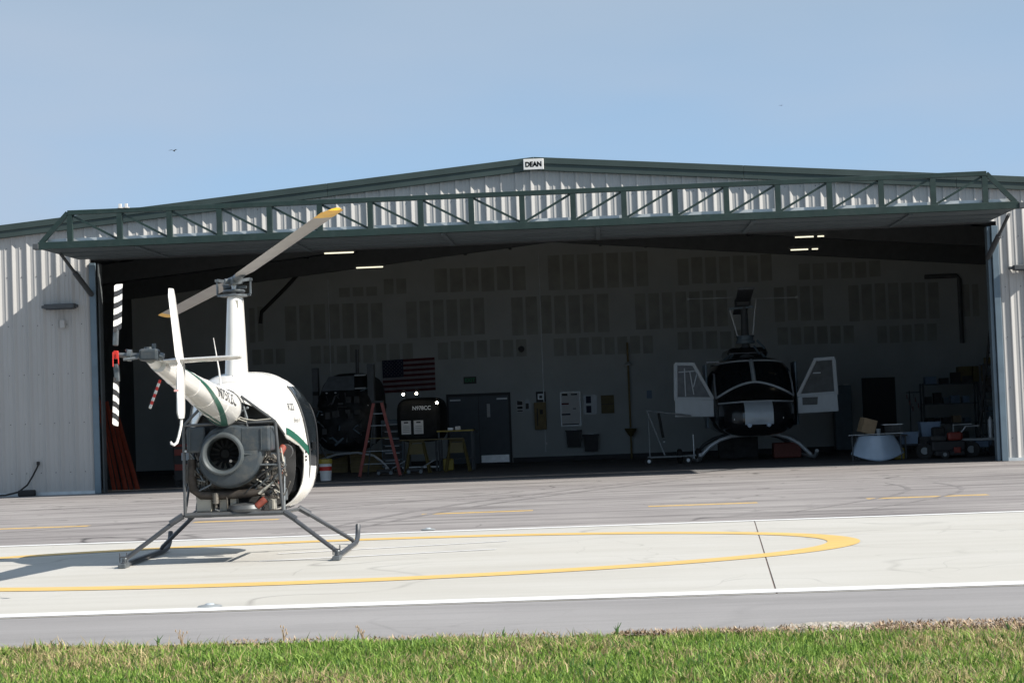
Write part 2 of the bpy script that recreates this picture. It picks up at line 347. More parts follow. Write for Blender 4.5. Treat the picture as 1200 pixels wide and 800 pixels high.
# sandy spill and dead thatch at the grass edge
def mound(name, x0, x1, yc, wd, h, mt):
    rows = []
    for i in range(41):
        x = x0 + (x1-x0)*i/40; e = math.sin(math.pi*i/40)**.5; row = []
        for j in range(9):
            t = j/8*2-1; row.append((x, yc - .03*x + t*wd*e + rnd.uniform(-.006, .006), -.004 + h*e*(1-t*t)*rnd.uniform(.85, 1.1)))
        rows.append(row)
    o = MB().grid(rows).build(name, mt, smooth=True); o['kind'] = 'stuff'; return tag(o, 'strip of pale sandy grit along the grass edge at right', 'grit')
mound('sand_spill', .80, 1.58, 10.60, .09, .045, 'sand')
def thatch():
    rg = np.random.default_rng(8); mb = MB()
    for (x0, x1, n) in ((.0, .85, 1500), (.9, 1.6, 900), (1.45, 2.9, 4500), (2.9, 5, 3500), (-2.2, -.3, 700)):
        for k in range(n):
            x = rg.uniform(x0, x1); e = edf(x); hi = min(10.60, e+.45) if x > 0 else e+.05; y = rg.uniform(e-.06, hi); a = rg.uniform(0, 6.28); l = rg.uniform(.012, .035); z = rg.uniform(0, .03)*(1 if x > .9 else .7); wd = .004
            dx, dy = math.cos(a)*l, math.sin(a)*l; up = rg.uniform(0, .022)
            mb.mi = int(rg.uniform(0, 3)); mb.add([(x-dy*.2, y+dx*.2, z-.003), (x+dy*.2, y-dx*.2, z-.003), (x+dx, y+dy, z+up)], [(0, 1, 2)])
    o = mb.build('dead_thatch', ['thatch1', 'thatch2', 'thatch3']); o['kind'] = 'stuff'; tag(o, 'brown dead grass clippings heaped along the road edge', 'dead grass')
Mt['thatch1'] = mat('thatch_brown', (.29, .19, .12), .9); Mt['thatch2'] = mat('thatch_straw', (.44, .34, .23), .9); Mt['thatch3'] = mat('thatch_grey', (.24, .19, .14), .9)
thatch()

# ------------------------------------------------------------------ grass
def grass():
    rg = np.random.default_rng(3)
    def nz2(x, y, s, seed):
        g = np.random.default_rng(seed); acc = 0
        for k in range(6):
            a, b, p = g.uniform(-1, 1)*s*(1+k*.6), g.uniform(-1, 1)*s*(1+k*.6), g.uniform(0, 6.3); acc = acc + np.sin(a*x+b*y+p)/(1+k*.35)
        return acc/3
    N = 200000
    x = rg.uniform(-5.2, 4.2, N); y = rg.uniform(7.6, 11.2, N)
    ed = np.interp(x, [-60, -5.5, .7, 2.6, 60], [11.1, 11.08, 10.52, 10.12, 10.05]) + .07*nz2(x, y, 6, 1) + .05*nz2(x, y, 25, 2)
    fade = np.clip((ed-y)/.30, 0, 1); keep = (y < ed) & (rg.uniform(0, 1, N) < .35+.65*fade)
    x, y, fade = x[keep], y[keep], fade[keep]; n = len(x)
    cl = nz2(x, y, 5, 5); dry = nz2(x, y, 3.2, 9) + .5*nz2(x, y, 14, 10)
    h = (.040 + .024*cl + rg.exponential(.012, n))*(.45+.55*fade); h = np.clip(h, .015, .13)
    tall = rg.uniform(0, 1, n) < .0012; h[tall] *= 1.9
    wdt = rg.uniform(.0022, .0046, n)*(1+.4*cl); az = rg.uniform(0, 2*np.pi, n); le = rg.uniform(.15, 1.0, n)*h*1.0; laz = rg.uniform(0, 2*np.pi, n)
    dx, dy = np.cos(az)*wdt, np.sin(az)*wdt; lx, ly = np.cos(laz)*le, np.sin(laz)*le
    z0 = -.012
    V = np.empty((n, 5, 3))
    V[:, 0] = np.c_[x-dx, y-dy, np.full(n, z0)]; V[:, 1] = np.c_[x+dx, y+dy, np.full(n, z0)]
    V[:, 2] = np.c_[x+dx*.8+lx*.3, y+dy*.8+ly*.3, z0+h*.6]; V[:, 3] = np.c_[x-dx*.8+lx*.3, y-dy*.8+ly*.3, z0+h*.6]
    V[:, 4] = np.c_[x+lx, y+ly, z0+h*np.sqrt(np.clip(1-.45*(le/h)**2, .2, 1))]
    me = bpy.data.meshes.new('grass'); me.vertices.add(n*5); me.vertices.foreach_set('co', V.ravel())
    b = np.arange(n)*5; loops = np.empty((n, 7), int); loops[:, :4] = b[:, None]+np.array([0, 1, 2, 3]); loops[:, 4:] = b[:, None]+np.array([3, 2, 4])
    me.loops.add(n*7); me.loops.foreach_set('vertex_index', loops.ravel())
    st = np.empty((n, 2), int); st[:, 0] = np.arange(n)*7; st[:, 1] = st[:, 0]+4
    me.polygons.add(n*2); me.polygons.foreach_set('loop_start', st.ravel())
    r_ = rg.uniform(0, 1, n); G = np.empty((n, 3))
    ga = np.array([.10, .20, .035]); gb = np.array([.24, .37, .085]); gc = np.array([.52, .42, .23]); gd = np.array([.045, .11, .025])
    G[:] = ga + (gb-ga)*r_[:, None]
    dk = rg.uniform(0, 1, n) < .22; G[dk] = gd; G *= np.array([1.24, 1.17, 1.02])
    pd = np.clip(.25 + .45*dry + .6*(1-fade)**1.2, .05, .92); dr = rg.uniform(0, 1, n) < pd; G[dr] = gc*rg.uniform(.6, 1.15, (dr.sum(), 1))
    at = me.attributes.new('tint', 'FLOAT_COLOR', 'POINT'); C4 = np.ones((n, 5, 4)); C4[:, :, :3] = G[:, None]; at.data.foreach_set('color', C4.ravel())
    me.update(); me.validate()
    M = bpy.data.materials.new('grass_blades'); M.use_nodes = True; nn = M.node_tree; bb = nn.nodes['Principled BSDF']
    a_ = nn.nodes.new('ShaderNodeAttribute'); a_.attribute_name = 'tint'; nn.links.new(a_.outputs['Color'], bb.inputs['Base Color']); bb.inputs['Roughness'].default_value = .55
    bb.inputs['Specular IOR Level'].default_value = .3
    tr = nn.nodes.new('ShaderNodeBsdfTranslucent'); ms = nn.nodes.new('ShaderNodeMixShader'); ms.inputs[0].default_value = .35
    nn.links.new(a_.outputs['Color'], tr.inputs['Color']); nn.links.new(bb.outputs[0], ms.inputs[1]); nn.links.new(tr.outputs[0], ms.inputs[2]); nn.links.new(ms.outputs[0], nn.nodes['Material Output'].inputs[0])
    me.materials.append(M); o = bpy.data.objects.new('grass', me); col.objects.link(o); o['kind'] = 'stuff'
    tag(o, 'short green lawn with straw coloured dead blades in the foreground', 'grass')
grass()
# taller weeds standing over the lawn edge
def weed(x, y, h, mt, lab):
    y = edf(x) - .06; h *= .6 if mt == 'card' else .55
    mb = MB(); r2 = random.Random(int(x*100))
    for k in range(7):
        a = r2.uniform(0, 6.28); l = h*r2.uniform(.5, 1); q = r2.uniform(.1, .5)
        p = [(x, y, -.01), (x+math.cos(a)*l*q*.3, y+math.sin(a)*l*q*.3, l*.6), (x+math.cos(a)*l*q, y+math.sin(a)*l*q, l)]
        mb.tube(p, [.0022, .0018, .0005] if mt == 'card' else [.0035, .003, .0005], 4)
        if mt == 'card': mb.ball(p[2], .0035, (1, 1, 2.4), 5)
    tag(mb.build('weed', mt), lab, 'weed')
Mt['weedg'] = mat('weed_green', (.06, .14, .03), .6)
weed(-2.62, 10.35, .15, 'weedg', 'leftmost tall green weed sticking up at the lawn edge')
weed(-2.48, 10.38, .15, 'card', 'dry seeded stalk beside the leftmost green weed')
weed(-1.88, 10.3, .17, 'card', 'dry brown stalk at the lawn edge below the right skid area')
weed(-1.42, 10.3, .16, 'card', 'straw coloured stalk with seed heads leaning at the lawn edge')
weed(-.62, 10.2, .13, 'weedg', 'single green blade tuft standing above the lawn, left of middle')
weed(.02, 10.2, .15, 'weedg', 'single green blade tuft standing above the lawn near the middle')
weed(2.1, 10.1, .13, 'weedg', 'broad green weed at the sandy lawn edge on the right')

# ------------------------------------------------------------------ hangar
HX0, HX1, CXH, Y0, Y1 = -15.07, 12.35, -1.36, 41.5, 59.0
APZ, SL = 7.09, .084
roofz = lambda x: APZ - SL*abs(x-CXH)
hang = thing('hangar', 'wide pale metal hangar with green trim and its big door swung up', 'hangar', (0, 0, 0))
def panel(x0, x1, zb, off=0.):
    mb = MB(); pr = []; p = 1.0/3; k = math.floor((x0+.001)/p)
    xs = [(0, .0), (.035, .0), (.050, .007), (.066, .007), (.084, 0), (.125, 0), (.140, .007), (.156, .007), (.174, 0), (.205, 0), (.226, .036), (.242, .036), (.306, 0)]
    t = x0
    n = int(round((x1-x0)/p))
    for i in range(n):
        for a, h in xs: pr.append((x0+i*p+a, h))
    pr.append((x1, 0))
    rows = [[(x, Y0-h-off, zb) for x, h in pr], [(x, Y0-h-off, roofz(x)-.20) for x, h in pr]]
    mb.grid(rows); return mb.build('wall_panel', 'sheet', wallp)
wallp = box('wall_core', 'dark', -15.0, -11.62, Y0+.012, Y0+.2, 0, 5.7, hang)
x = -15.37
k = 0
xs_ = [-11.40-1.0*i for i in range(4, 0, -1)]
for x in xs_: panel(x, x+1, .02)
core2 = box('wall_core', 'dark', 8.9, 12.3, Y0+.012, Y0+.2, 0, 5.7, hang)
wallp = core2
for i in range(4): panel(8.72+i, 9.72+i if i < 3 else 8.72+4, .02)
gc_ = MB().prism([(-15.0, 5.3), (12.3, 5.3), (12.3, roofz(12.3)-.25), (CXH, APZ-.25), (-15.0, roofz(-15)-.25)], Y0+.012, Y0+.2).build('gable_core', 'dark', hang)
wallp = gc_
for i in range(20): panel(-11.40+i*1.006, -11.40+(i+1)*1.006, 5.25)
mb = MB()
for x in [-15.1+i/3+.135 for i in range(11)] + [-11.4+i*.3353+.135 for i in range(60)] + [8.72+i/3+.135 for i in range(11)]:
    for z in (.5, 1.6, 2.7, 3.8, 4.9, 5.55, 6.2):
        if (z > 5.3 or not -11.4 < x < 8.7) and z < roofz(x)-.35: mb.box(x-.009, x+.009, Y0-.011, Y0-.001, z-.009, z+.009)
o = mb.build('screw', 'rafter', wallp); o['kind'] = 'stuff'
# jambs, header, base trims
for sx, x0 in ((0, -11.42), (1, 8.60)):
    mb = MB().box(x0, x0+.14, Y0-.05, Y0+.02, .0, 5.15); mb.build('door_jamb', 'jamb', hang, bev=.01)
    mb = MB().box(x0+.02 + (.14 if sx == 0 else -.10), x0+.16+(.04 if sx == 0 else -.16), Y0+.05, Y0+.30, 0, 5.15); mb.build('jamb_column', 'jamb' if sx else 'dark', hang, bev=.01)
box('header_beam', 'rafter', -11.5, 8.8, Y0+.02, Y0+.34, 5.23, 5.46, hang)
for a, b in ((-15.07, -11.42), (8.74, 12.35)): box('base_flashing', 'flash', a, b, Y0-.045, Y0-.004, 0, .07, hang)
# roof sheets and rake trim
for s, xa, xb in ((-1, HX0-.15, CXH), (1, CXH, HX1+.15)):
    za, zb = roofz(xa), roofz(xb)
    mb = MB(); mb.add([(xa, Y0-.10, za-.03), (xb, Y0-.10, zb-.03), (xb, Y1+.3, zb-.03), (xa, Y1+.3, za-.03), (xa, Y0-.10, za-.09), (xb, Y0-.10, zb-.09), (xb, Y1+.3, zb-.09), (xa, Y1+.3, za-.09)],
           [(0, 1, 2, 3), (7, 6, 5, 4), (0, 4, 5, 1), (1, 5, 6, 2), (2, 6, 7, 3), (3, 7, 4, 0)])
    mb.build('roof_sheet', ['roofl'], hang)
    for nm, yy, z0, z1 in (('rake_trim_upper', Y0-.14, -.14, .0), ('rake_trim_lower', Y0-.115, -.29, -.135)):
        d = .03 if nm.endswith('upper') else 0
        n = 3 if s < 0 else 3
        for i in range(n):
            xl = xa+(xb-xa)*i/n; xr = xa+(xb-xa)*(i+1)/n - .006; zl, zr = roofz(xl), roofz(xr)
            MB().add([(xl, yy, zl+z0), (xr, yy, zr+z0), (xr, yy, zr+z1), (xl, yy, zl+z1), (xl, yy+.11, zl+z0), (xr, yy+.11, zr+z0), (xr, yy+.11, zr+z1), (xl, yy+.11, zl+z1)],
                     [(0, 1, 2, 3), (4, 7, 6, 5), (0, 4, 5, 1), (3, 2, 6, 7), (0, 3, 7, 4), (1, 5, 6, 2)]).build('rake_trim', 'trim' if nm.endswith('upper') else 'trim', hang, bev=.006)
# sign at the ridge
sg = box('ridge_sign', 'paper', CXH-.21-.02, CXH+.22, Y0-.19, Y0-.142, 6.80, 7.04, hang, bev=.01)
put_text('sign_lettering', 'DEAN', .15, 'black', sg, lambda v: (CXH-.005+v.x, Y0-.193, 6.915+v.y), bold=.007, width=.36, extr=.002)
# side walls, back wall, ceiling liner
side = box('side_wall', 'sheet', HX0, HX0+.1, Y0+.01, Y1, 0, roofz(HX0)-.1, hang); box('side_wall', 'sheet', HX1-.1, HX1, Y0+.01, Y1, 0, roofz(HX1)-.1, hang)
bw = MB().prism([(-14.96, 0), (12.24, 0), (12.24, roofz(12.24)-.1), (CXH, APZ-.1), (-14.96, roofz(-14.96)-.1)], Y1, Y1+.15).build('back_wall', 'drywall', hang)
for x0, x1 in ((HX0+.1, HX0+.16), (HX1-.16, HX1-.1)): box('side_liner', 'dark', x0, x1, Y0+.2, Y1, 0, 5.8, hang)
box('base_strip', 'base', -14.9, -4.99, Y1-.03, Y1-.004, 0, .15, hang); box('base_strip', 'base', -2.93, 12.2, Y1-.03, Y1-.004, 0, .15, hang)
# bare boards between the taped joints
groups = [(-6.87, -6.07, 5.45, 5.93, 2), (-8.3, -7.0, 5.43, 5.72, 3), (-5.26, -2.29, 5.42, 6.17, 6), (-1.66, 1.57, 5.36, 6.46, 7), (2.41, 5.44, 5.37, 6.2, 7), (6.18, 8.81, 5.37, 5.87, 6),
          (-11.19, -10.66, 4.10, 5.2, 2), (-10.05, -6.85, 4.1, 5.2, 7), (-6.19, -3.63, 4.05, 5.2, 6), (-2.86, .29, 4.0, 5.2, 7), (1.03, 4.0, 4.02, 5.15, 7), (5.38, 6.99, 4.1, 5.18, 4), (7.69, 10.57, 4.02, 5.15, 7), (11.23, 11.8, 4.02, 5.02, 2),
          (-11.13, -10.0, 3.38, 3.86, 3), (-9.27, -5.93, 3.32, 3.88, 8), (-5.23, -2.34, 3.33, 3.87, 7), (-1.57, 1.63, 3.28, 3.83, 8), (2.32, 4.53, 3.32, 3.87, 5), (5.44, 7.9, 3.35, 3.9, 6), (8.53, 10.46, 3.31, 3.84, 5)]
for a, b, z0, z1, n in groups:
    for i in range(n):
        p = (b-a)/n; xa = a+i*p+.045; xb = a+(i+1)*p-.045; j = rnd.uniform(-.02, .02)
        box('drywall_board', 'board', xa, xb, Y1-.012, Y1-.001, z0+j, z1+j, bw)
# portal frames, purlins
for yy in (44.2, 49.2, 54.2):
    for s, xe in ((-1, HX0+.2), (1, HX1-.2)):
        MB().beam((CXH, yy, APZ-.42), (xe, yy, roofz(xe)-.55), .18, .5).build('rafter', 'rafter', hang)
        MB().beam((xe, yy, 0), (xe, yy, roofz(xe)-.4), .3, .3, up=(0, 1, 0)).build('frame_column', 'rafter', hang)
for i in range(1, 10):
    for s in (-1, 1):
        x = CXH + s*i*1.42
        MB().box(x-.04, x+.04, Y0+.3, Y1, roofz(x)-.28, roofz(x)-.10).build('purlin', 'rafter', hang)
# swung-up door
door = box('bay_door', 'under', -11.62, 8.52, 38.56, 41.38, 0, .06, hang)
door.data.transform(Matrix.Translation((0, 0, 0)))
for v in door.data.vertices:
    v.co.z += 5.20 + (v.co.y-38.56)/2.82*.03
ZB, ZT, YD = 5.265, 5.935, 38.5
MB().beam((-11.66, YD, ZB), (8.56, YD, ZB), .12, .15).build('bottom_chord', 'green', door, bev=.008)
MB().beam((-11.02, YD, ZT), (7.94, YD, ZT), .10, .10).build('top_chord', 'green', door, bev=.008)
MB().beam((-11.6, YD+.10, ZB+.10), (8.5, YD+.10, ZB+.10), .012, .10).build('door_lit_strip', 'flash', door)  # added pale strip standing in for the sunlit edge above the chord
for s, xa, xb in ((0, -11.6, -11.02), (1, 8.50, 7.94)): MB().beam((xa, YD, ZB+.06), (xb, YD, ZT), .09, .09).build('end_member', 'green', door)
px = [-10.98 + i*(7.90+10.98)/18 for i in range(19)]
for i, x in enumerate(px):
    MB().box(x-.055, x+.055, YD-.045, YD+.045, ZB+.075, ZT-.05).build('truss_post', 'green', door)
for i in range(18):
    a, b = (px[i], px[i+1])
    if i < 9: p, q = (a+.055, ZT-.06), (b-.055, ZB+.09)
    else: p, q = (a+.055, ZB+.09), (b-.055, ZT-.06)
    MB().beam((p[0], YD+.01, p[1]), (q[0], YD+.01, q[1]), .03, .045).build('truss_diagonal', 'green', door)
for x in (-9.6, -6.4, -3.2, 0, 3.2, 6.4): MB().beam((x, 38.6, 5.185), (x, 41.3, 5.215), .09, .05).build('door_rib', 'under', door)
for yy, zz in ((39.5, 5.20), (40.5, 5.21)): MB().beam((-11.5, yy, zz), (8.4, yy, zz), .05, .03).build('door_girt', 'under', door)
for x in (-11.38, 8.50):
    MB().tube([(x, 39.15, 5.15), (x, 40.2, 4.83)], .035).tube([(x, 40.2, 4.83), (x, 41.45, 4.45)], .06).build('lift_cylinder', 'rafter', door, smooth=True)
MB().box(-9.93, -9.88, YD-.06, YD, ZT+.05, ZT+.14).box(-9.80, -9.75, YD-.06, YD, ZT+.05, ZT+.14).box(-9.95, -9.72, YD-.05, YD, ZT+.05, ZT+.07).build('clip_bracket', 'paper', door)
for x in (-11.7, 8.62): MB().box(x-.06, x+.06, YD-.08, YD+.1, ZB-.07, ZB+.05).build('hinge_block', 'rafter', door, bev=.01)
# service door in the back wall
sd_ = box('service_door', 'base', -4.97, -2.95, Y1-.05, Y1-.003, 0, 2.21, hang)
for a, b in ((-4.90, -3.97), (-3.95, -3.02)): box('door_leaf', 'door', a, b, Y1-.075, Y1-.052, .02, 2.12, sd_)
box('vision_pane', 'paper', -3.70, -3.60, Y1-.085, Y1-.076, 1.45, 1.87, sd_)
box('kick_plate', 'steel', -3.92, -3.05, Y1-.085, Y1-.076, .03, .26, sd_)
for x in (-4.85, -3.38): box('door_closer', 'alu', x, x+.33, Y1-.13, Y1-.076, 1.99, 2.04, sd_)
MB().ball((-4.02, Y1-.11, 1.02), .035).build('door_knob', 'steel', sd_)
box('dark_doorway', 'base', 8.02, 9.05, Y1-.04, Y1-.003, 0, 2.23, hang)
# black duct / pipe on back wall
MB().tube([(10.1, Y1-.1, 5.3), (11.1, Y1-.1, 5.3), (11.16, Y1-.1, 5.2), (11.16, Y1-.1, 3.2)], .07).build('duct_pipe', 'dark2', hang)
MB().tube([(-9.05, 56, 5.95), (-9.5, 56, 5.5), (-10.2, 56, 4.85), (-10.25, 56, 4.5)], .06).build('drop_hose', 'rubber', hang)

# exterior fittings
def wall_light(xc, lab):
    t = thing('wall_light', lab, 'wall light', (xc, Y0-.034, 4.2), group='long wall lights beside the hangar door')
    MB().box(-.34, .34, -.24, -.02, -.055, .055).build('housing', 'rafter', t, bev=.015)
    MB().box(-.30, .30, -.22, -.05, -.072, -.056).build('lens', 'glass', t)
    MB().box(-.42, -.34, -.15, -.02, -.03, .03).box(.34, .38, -.15, -.02, -.03, .03).build('end_bracket', 'rafter', t)
wall_light(-12.06, 'long dark wall light on the left hangar wall'); wall_light(9.35, 'long dark wall light on the right hangar wall')
MB().tube([(-12.05, Y0-.06, 4.12), (-12.04, Y0-.06, 3.9)], .012, 6).box(-12.10, -11.99, Y0-.10, Y0-.036, 3.72, 3.90).build('junction_box', 'sheet')
tag(bpy.data.objects['junction_box'], 'small grey junction box with conduit under the left wall light', 'junction box')
t = thing('power_cable', 'black cable curving up from a black box at the left wall foot', 'cable', (-12.9, Y0-.2, 0))
MB().box(-.2, .18, -.08, .08, .0, .14).build('cable_box', 'rubber', t, bev=.03)
MB().tube([(-1.1, 0, .03), (-.5, 0, .04), (-.2, 0, .1), (.0, .02, .25), (.12, .05, .45), (.2, .1, .62), (.22, .14, .70)], .02, 8).build('cable', 'rubber', t, smooth=True)
MB().box(.19, .25, .11, .16, .68, .76).build('plug', 'rubber', t)

# pad edge lights
for x, y, lab in ((-2.82, 13.12, 'small flat pad light on the near white edge line'), (-2.12, 22.0, 'small pad light beyond the far white edge line')):
    t = thing('pad_light', lab, 'ground light', (x, y, .004), group='flush lights along the pad edges'); t.scale = (.8, .8, .8)
    MB().lathe([(.001, .0), (.11, .0), (.10, .008), (.06, .016), (.001, .018)], n=20).build('rim', 'tube', t, smooth=True)
    MB().lathe([(.001, .030), (.03, .028), (.042, .020), (.045, .014)], n=14).build('lens', 'bellw', t, smooth=True)

# ceiling lights
for i, (x, y, z, lab) in enumerate(((-6.35, 45.6, 5.545, 'lit tube light nearest the door on the left of the ceiling'), (-6.15, 50, 5.54, 'lit tube light further back on the left of the ceiling'), (5.3, 47.3, 5.62, 'upper lit tube light on the right of the ceiling'), (5.45, 50, 5.54, 'lower lit tube light on the right of the ceiling'))):
    t = thing('ceiling_light', lab, 'ceiling light', (x, y, z), group='lit tube lights under the hangar roof')
    MB().box(-.42, .42, -.08, .08, .03, .08).build('housing', 'rafter', t)
    MB().tube([(-.36, 0, 0), (.1 if i > 1 else .36, 0, 0)], .017, 8).build('tube', 'lamp', t)
    if i > 1: MB().tube([(.2, 0, 0), (.36, 0, 0)], .017, 8).build('tube', 'lamp', t)
    MB().tube([(-.3, 0, .08), (-.3, 0, roofz(x)-z-.1)], .006, 4).tube([(.3, 0, .08), (.3, 0, roofz(x)-z-.1)], .006, 4).build('hanger_wire', 'rafter', t)

# birds
def bird(d, px_, lab):
    c = Vector((0, 0, 1.2)) + d.normalized()*px_
    t = MB()
    t.tube([(-.16, 0, 0), (-.05, 0, .01), (.1, 0, 0), (.15, 0, .01)], [.01, .03, .035, .01], 6)
    for s in (-1, 1): t.add([(-.05, 0, .02), (.08, 0, .02), (.05, s*.2, .10), (-.03, s*.2, .10), (-.12, s*.42, .03), (-.05, 0, .0), (.08, 0, .0), (.05, s*.2, .09), (-.03, s*.2, .09), (-.12, s*.42, .02)],
                            [(0, 1, 2, 3), (3, 2, 4), (5, 8, 7, 6), (8, 9, 7), (1, 6, 7, 2), (2, 7, 9, 4), (0, 3, 8, 5), (3, 4, 9, 8)])
    o = t.build('bird', 'bird'); o.location = c; o.rotation_euler = (0, .2, 1.2); tag(o, lab, 'bird')
bird(Vector((-.2247, .9886, .1525)), 150, 'small dark bird gliding in the sky at upper left'); bird(Vector((.1, 1, .164)), 330, 'tiny distant bird in the sky at upper right')
# ------------------------------------------------------------------ the small white helicopter
H = thing('helicopter', 'small white two-seat helicopter with green stripes standing on the pad, tail towards the viewer', 'helicopter', (-3.59, 18.24, 0), YAW)
OX = .03
SN = 2.9
RING = [(-.74, .17, .45, 1.60, 1.50), (-.60, .24, .45, 1.65, 1.46), (-.45, .345, .44, 1.70, 1.38), (-.30, .42, .43, 1.745, 1.26), (-.15, .465, .42, 1.785, 1.14), (.05, .50, .42, 1.805, 1.11), (.25, .54, .41, 1.812, 1.09), (.38, .562, .41, 1.815, 1.05), (.40, .566, .41, 1.815, .42),
        (.60, .60, .41, 1.80, .41), (.80, .64, .41, 1.75, .41), (1.0, .625, .43, 1.65, .43), (1.2, .55, .47, 1.50, .47), (1.38, .42, .55, 1.30, .55), (1.52, .25, .66, 1.10, .66), (1.60, .04, .85, .92, .85)]
def rint(R_, y):
    if y <= R_[0][0]: return R_[0][1:]
    for a, b in zip(R_, R_[1:]):
        if y <= b[0]:
            t = (y-a[0])/(b[0]-a[0]); return tuple(p+(q-p)*t for p, q in zip(a[1:], b[1:]))
    return R_[-1][1:]
def ring_pts(y, hw, zb, zt, leg, n=SN, N=44, ox=OX):
    zc, hh = (zb+zt)/2, (zt-zb)/2
    if leg <= zb+.02: a0 = -math.pi/2
    else: a0 = math.asin(max(-1, min(1, math.copysign(abs((leg-zc)/hh)**(n/2), leg-zc))))
    pts = []
    for i in range(N+1):
        a = (math.pi - a0) + (a0*2 - math.pi)*i/N      # left foot -> over the top -> right foot
        c, s = math.cos(a), math.sin(a)
        pts.append((ox + hw*math.copysign(abs(c)**(2/n), c), y, zc + hh*math.copysign(abs(s)**(2/(n if s > 0 else n+.9)), s)))
    return pts
rows = []
ys = sorted(set([r[0] for r in RING] + [-.67, -.52, -.38, -.22, -.05, .15, .5, .7, .9, 1.1, 1.29, 1.45, 1.57]))
for y in ys: rows.append(ring_pts(y, *rint(RING, y)))
FULL = rint(RING, .40)
up_ = [r_ for r_, y in zip(rows, ys) if y < .39] + [ring_pts(.402, *FULL[:3], 1.04)]
MB().grid(up_).build('body_shell', 'white', H, smooth=True, sol=.012)
MB().grid([r_ for r_, y in zip(rows, ys) if y >= .40]).build('cabin_shell', 'white', H, smooth=True, sol=.012)
def side_x(y, z, s=1, off=.004):
    hw, zb, zt, lg = rint(RING, y); zc, hh = (zb+zt)/2, (zt-zb)/2
    q = min(1, abs((z-zc)/hh)); return OX + s*(hw*(1-q**SN)**(1/SN) + off)
def side_patch(yr, yf, z0, z1, s=1, off=.006, nz=16, ny=10):
    return [[(side_x(yr(z0+(z1-z0)*i/nz) + (yf(z0+(z1-z0)*i/nz)-yr(z0+(z1-z0)*i/nz))*j/ny, z0+(z1-z0)*i/nz, s, off), yr(z0+(z1-z0)*i/nz) + (yf(z0+(z1-z0)*i/nz)-yr(z0+(z1-z0)*i/nz))*j/ny, z0+(z1-z0)*i/nz) for j in range(ny+1)] for i in range(nz+1)]
for s in (-1, 1):
    yr = lambda z: .24 + (1.66-z)*.50 if z > 1.05 else .545 + (1.05-z)*.20
    yf = lambda z: .90
    g = MB().grid(side_patch(yr, yf, .74, 1.66, s)).build('door_window', 'glass', H, smooth=True)
    fr = [(side_x(yr(z), z, s, .010), yr(z), z) for z in [.74+.0575*i for i in range(17)]]
    MB().tube(fr, .010, 6).build('window_frame', 'frame', H, smooth=True)
    MB().tube([(side_x(.91, z, s, .012), .91, z) for z in [.62+.066*i for i in range(17)]], .012, 6).build('door_post', 'black', H, smooth=True)
# windshield bubble
wr = []
for i in range(15):
    y = .93 + i*.045
    hw, zb, zt, lg = rint(RING, y); pts = [p for p in ring_pts(y, hw+.006, zb, zt+.006, zb+(zt-zb)*(.22 if y < 1.4 else .3), N=30)]; wr.append(pts)
MB().grid(wr).build('windshield', 'glass', H, smooth=True)
for y in (-.45, .10, .39):
    MB().tube([(x, yy, z+.001) for x, yy, z in ring_pts(y, *[q_ + (.0015 if i_ == 0 else 0) for i_, q_ in enumerate(rint(RING, y))])], .0028, 4, False).build('panel_seam', 'seam', H)
r5 = random.Random(3); mb = MB()
for y in (-.42, .13, .36):
    P_ = ring_pts(y, *rint(RING, y), N=60)
    for x, yy, z in P_[2:-2]: mb.box(x-.0022, x+.0022, yy-.002, yy+.002, z-.0022, z+.0022)
o = mb.build('rivet', 'seam', H); o['kind'] = 'stuff'
# mirrors and handle
MB().box(.655, .685, .62, .66, 1.02, 1.10).tube([(.62, .62, 1.0), (.67, .64, 1.05), (.63, .70, 1.14)], .008, 5).build('door_handle', 'black', H)
for i, z in enumerate((1.0, .955, .92)): MB().ball((side_x(.44, z), .44, z), .014).build('filler_cap', 'black', H)
MB().tube([(side_x(.55, z, 1, .004), .55, z) for z in (.52, .54)], .006, 5).build('latch', 'frame', H)
# green swoosh on both sides
for s in (-1, 1):
    rows = []
    for i in range(16):
        y = -.17 + i*.049; zc = 1.215 - .21*(i/15)**1.3; h = .034 + .006*i/15
        rows.append([(side_x(y, zc + h*(j/4*2-1), s, .005), y, zc + h*(j/4*2-1)) for j in range(5)])
    MB().grid(rows).build('side_stripe', 'hgreen', H, smooth=True)
put_text('model_lettering', 'R22', .10, 'frame', H, lambda v: (side_x(.07+v.x, 1.45+v.y, 1, .006), .07+v.x, 1.45+v.y), cuts=.02, width=.19)
put_text('model_lettering', 'Beta II', .06, 'frame', H, lambda v: (side_x(.20+v.x, 1.32+v.y, 1, .006), .20+v.x, 1.32+v.y), cuts=.02, shear=.3, width=.19)
# firewall and floor inside the shell
MB().add(ring_pts(.30, .49, .44, 1.77, .44), [tuple(range(45))]).build('firewall', 'dull', H, sol=.02)
MB().box(-.36, .40, .42, 1.1, .44, .47).build('cabin_floor', 'frame', H)
for x in (-.26, .30):
    MB().box(x-.2, x+.2, .45, .8, .6, .85).box(x-.2, x+.2, .38, .48, .8, 1.4).build('seat', 'red' if x > 9 else 'dull', H, bev=.03)
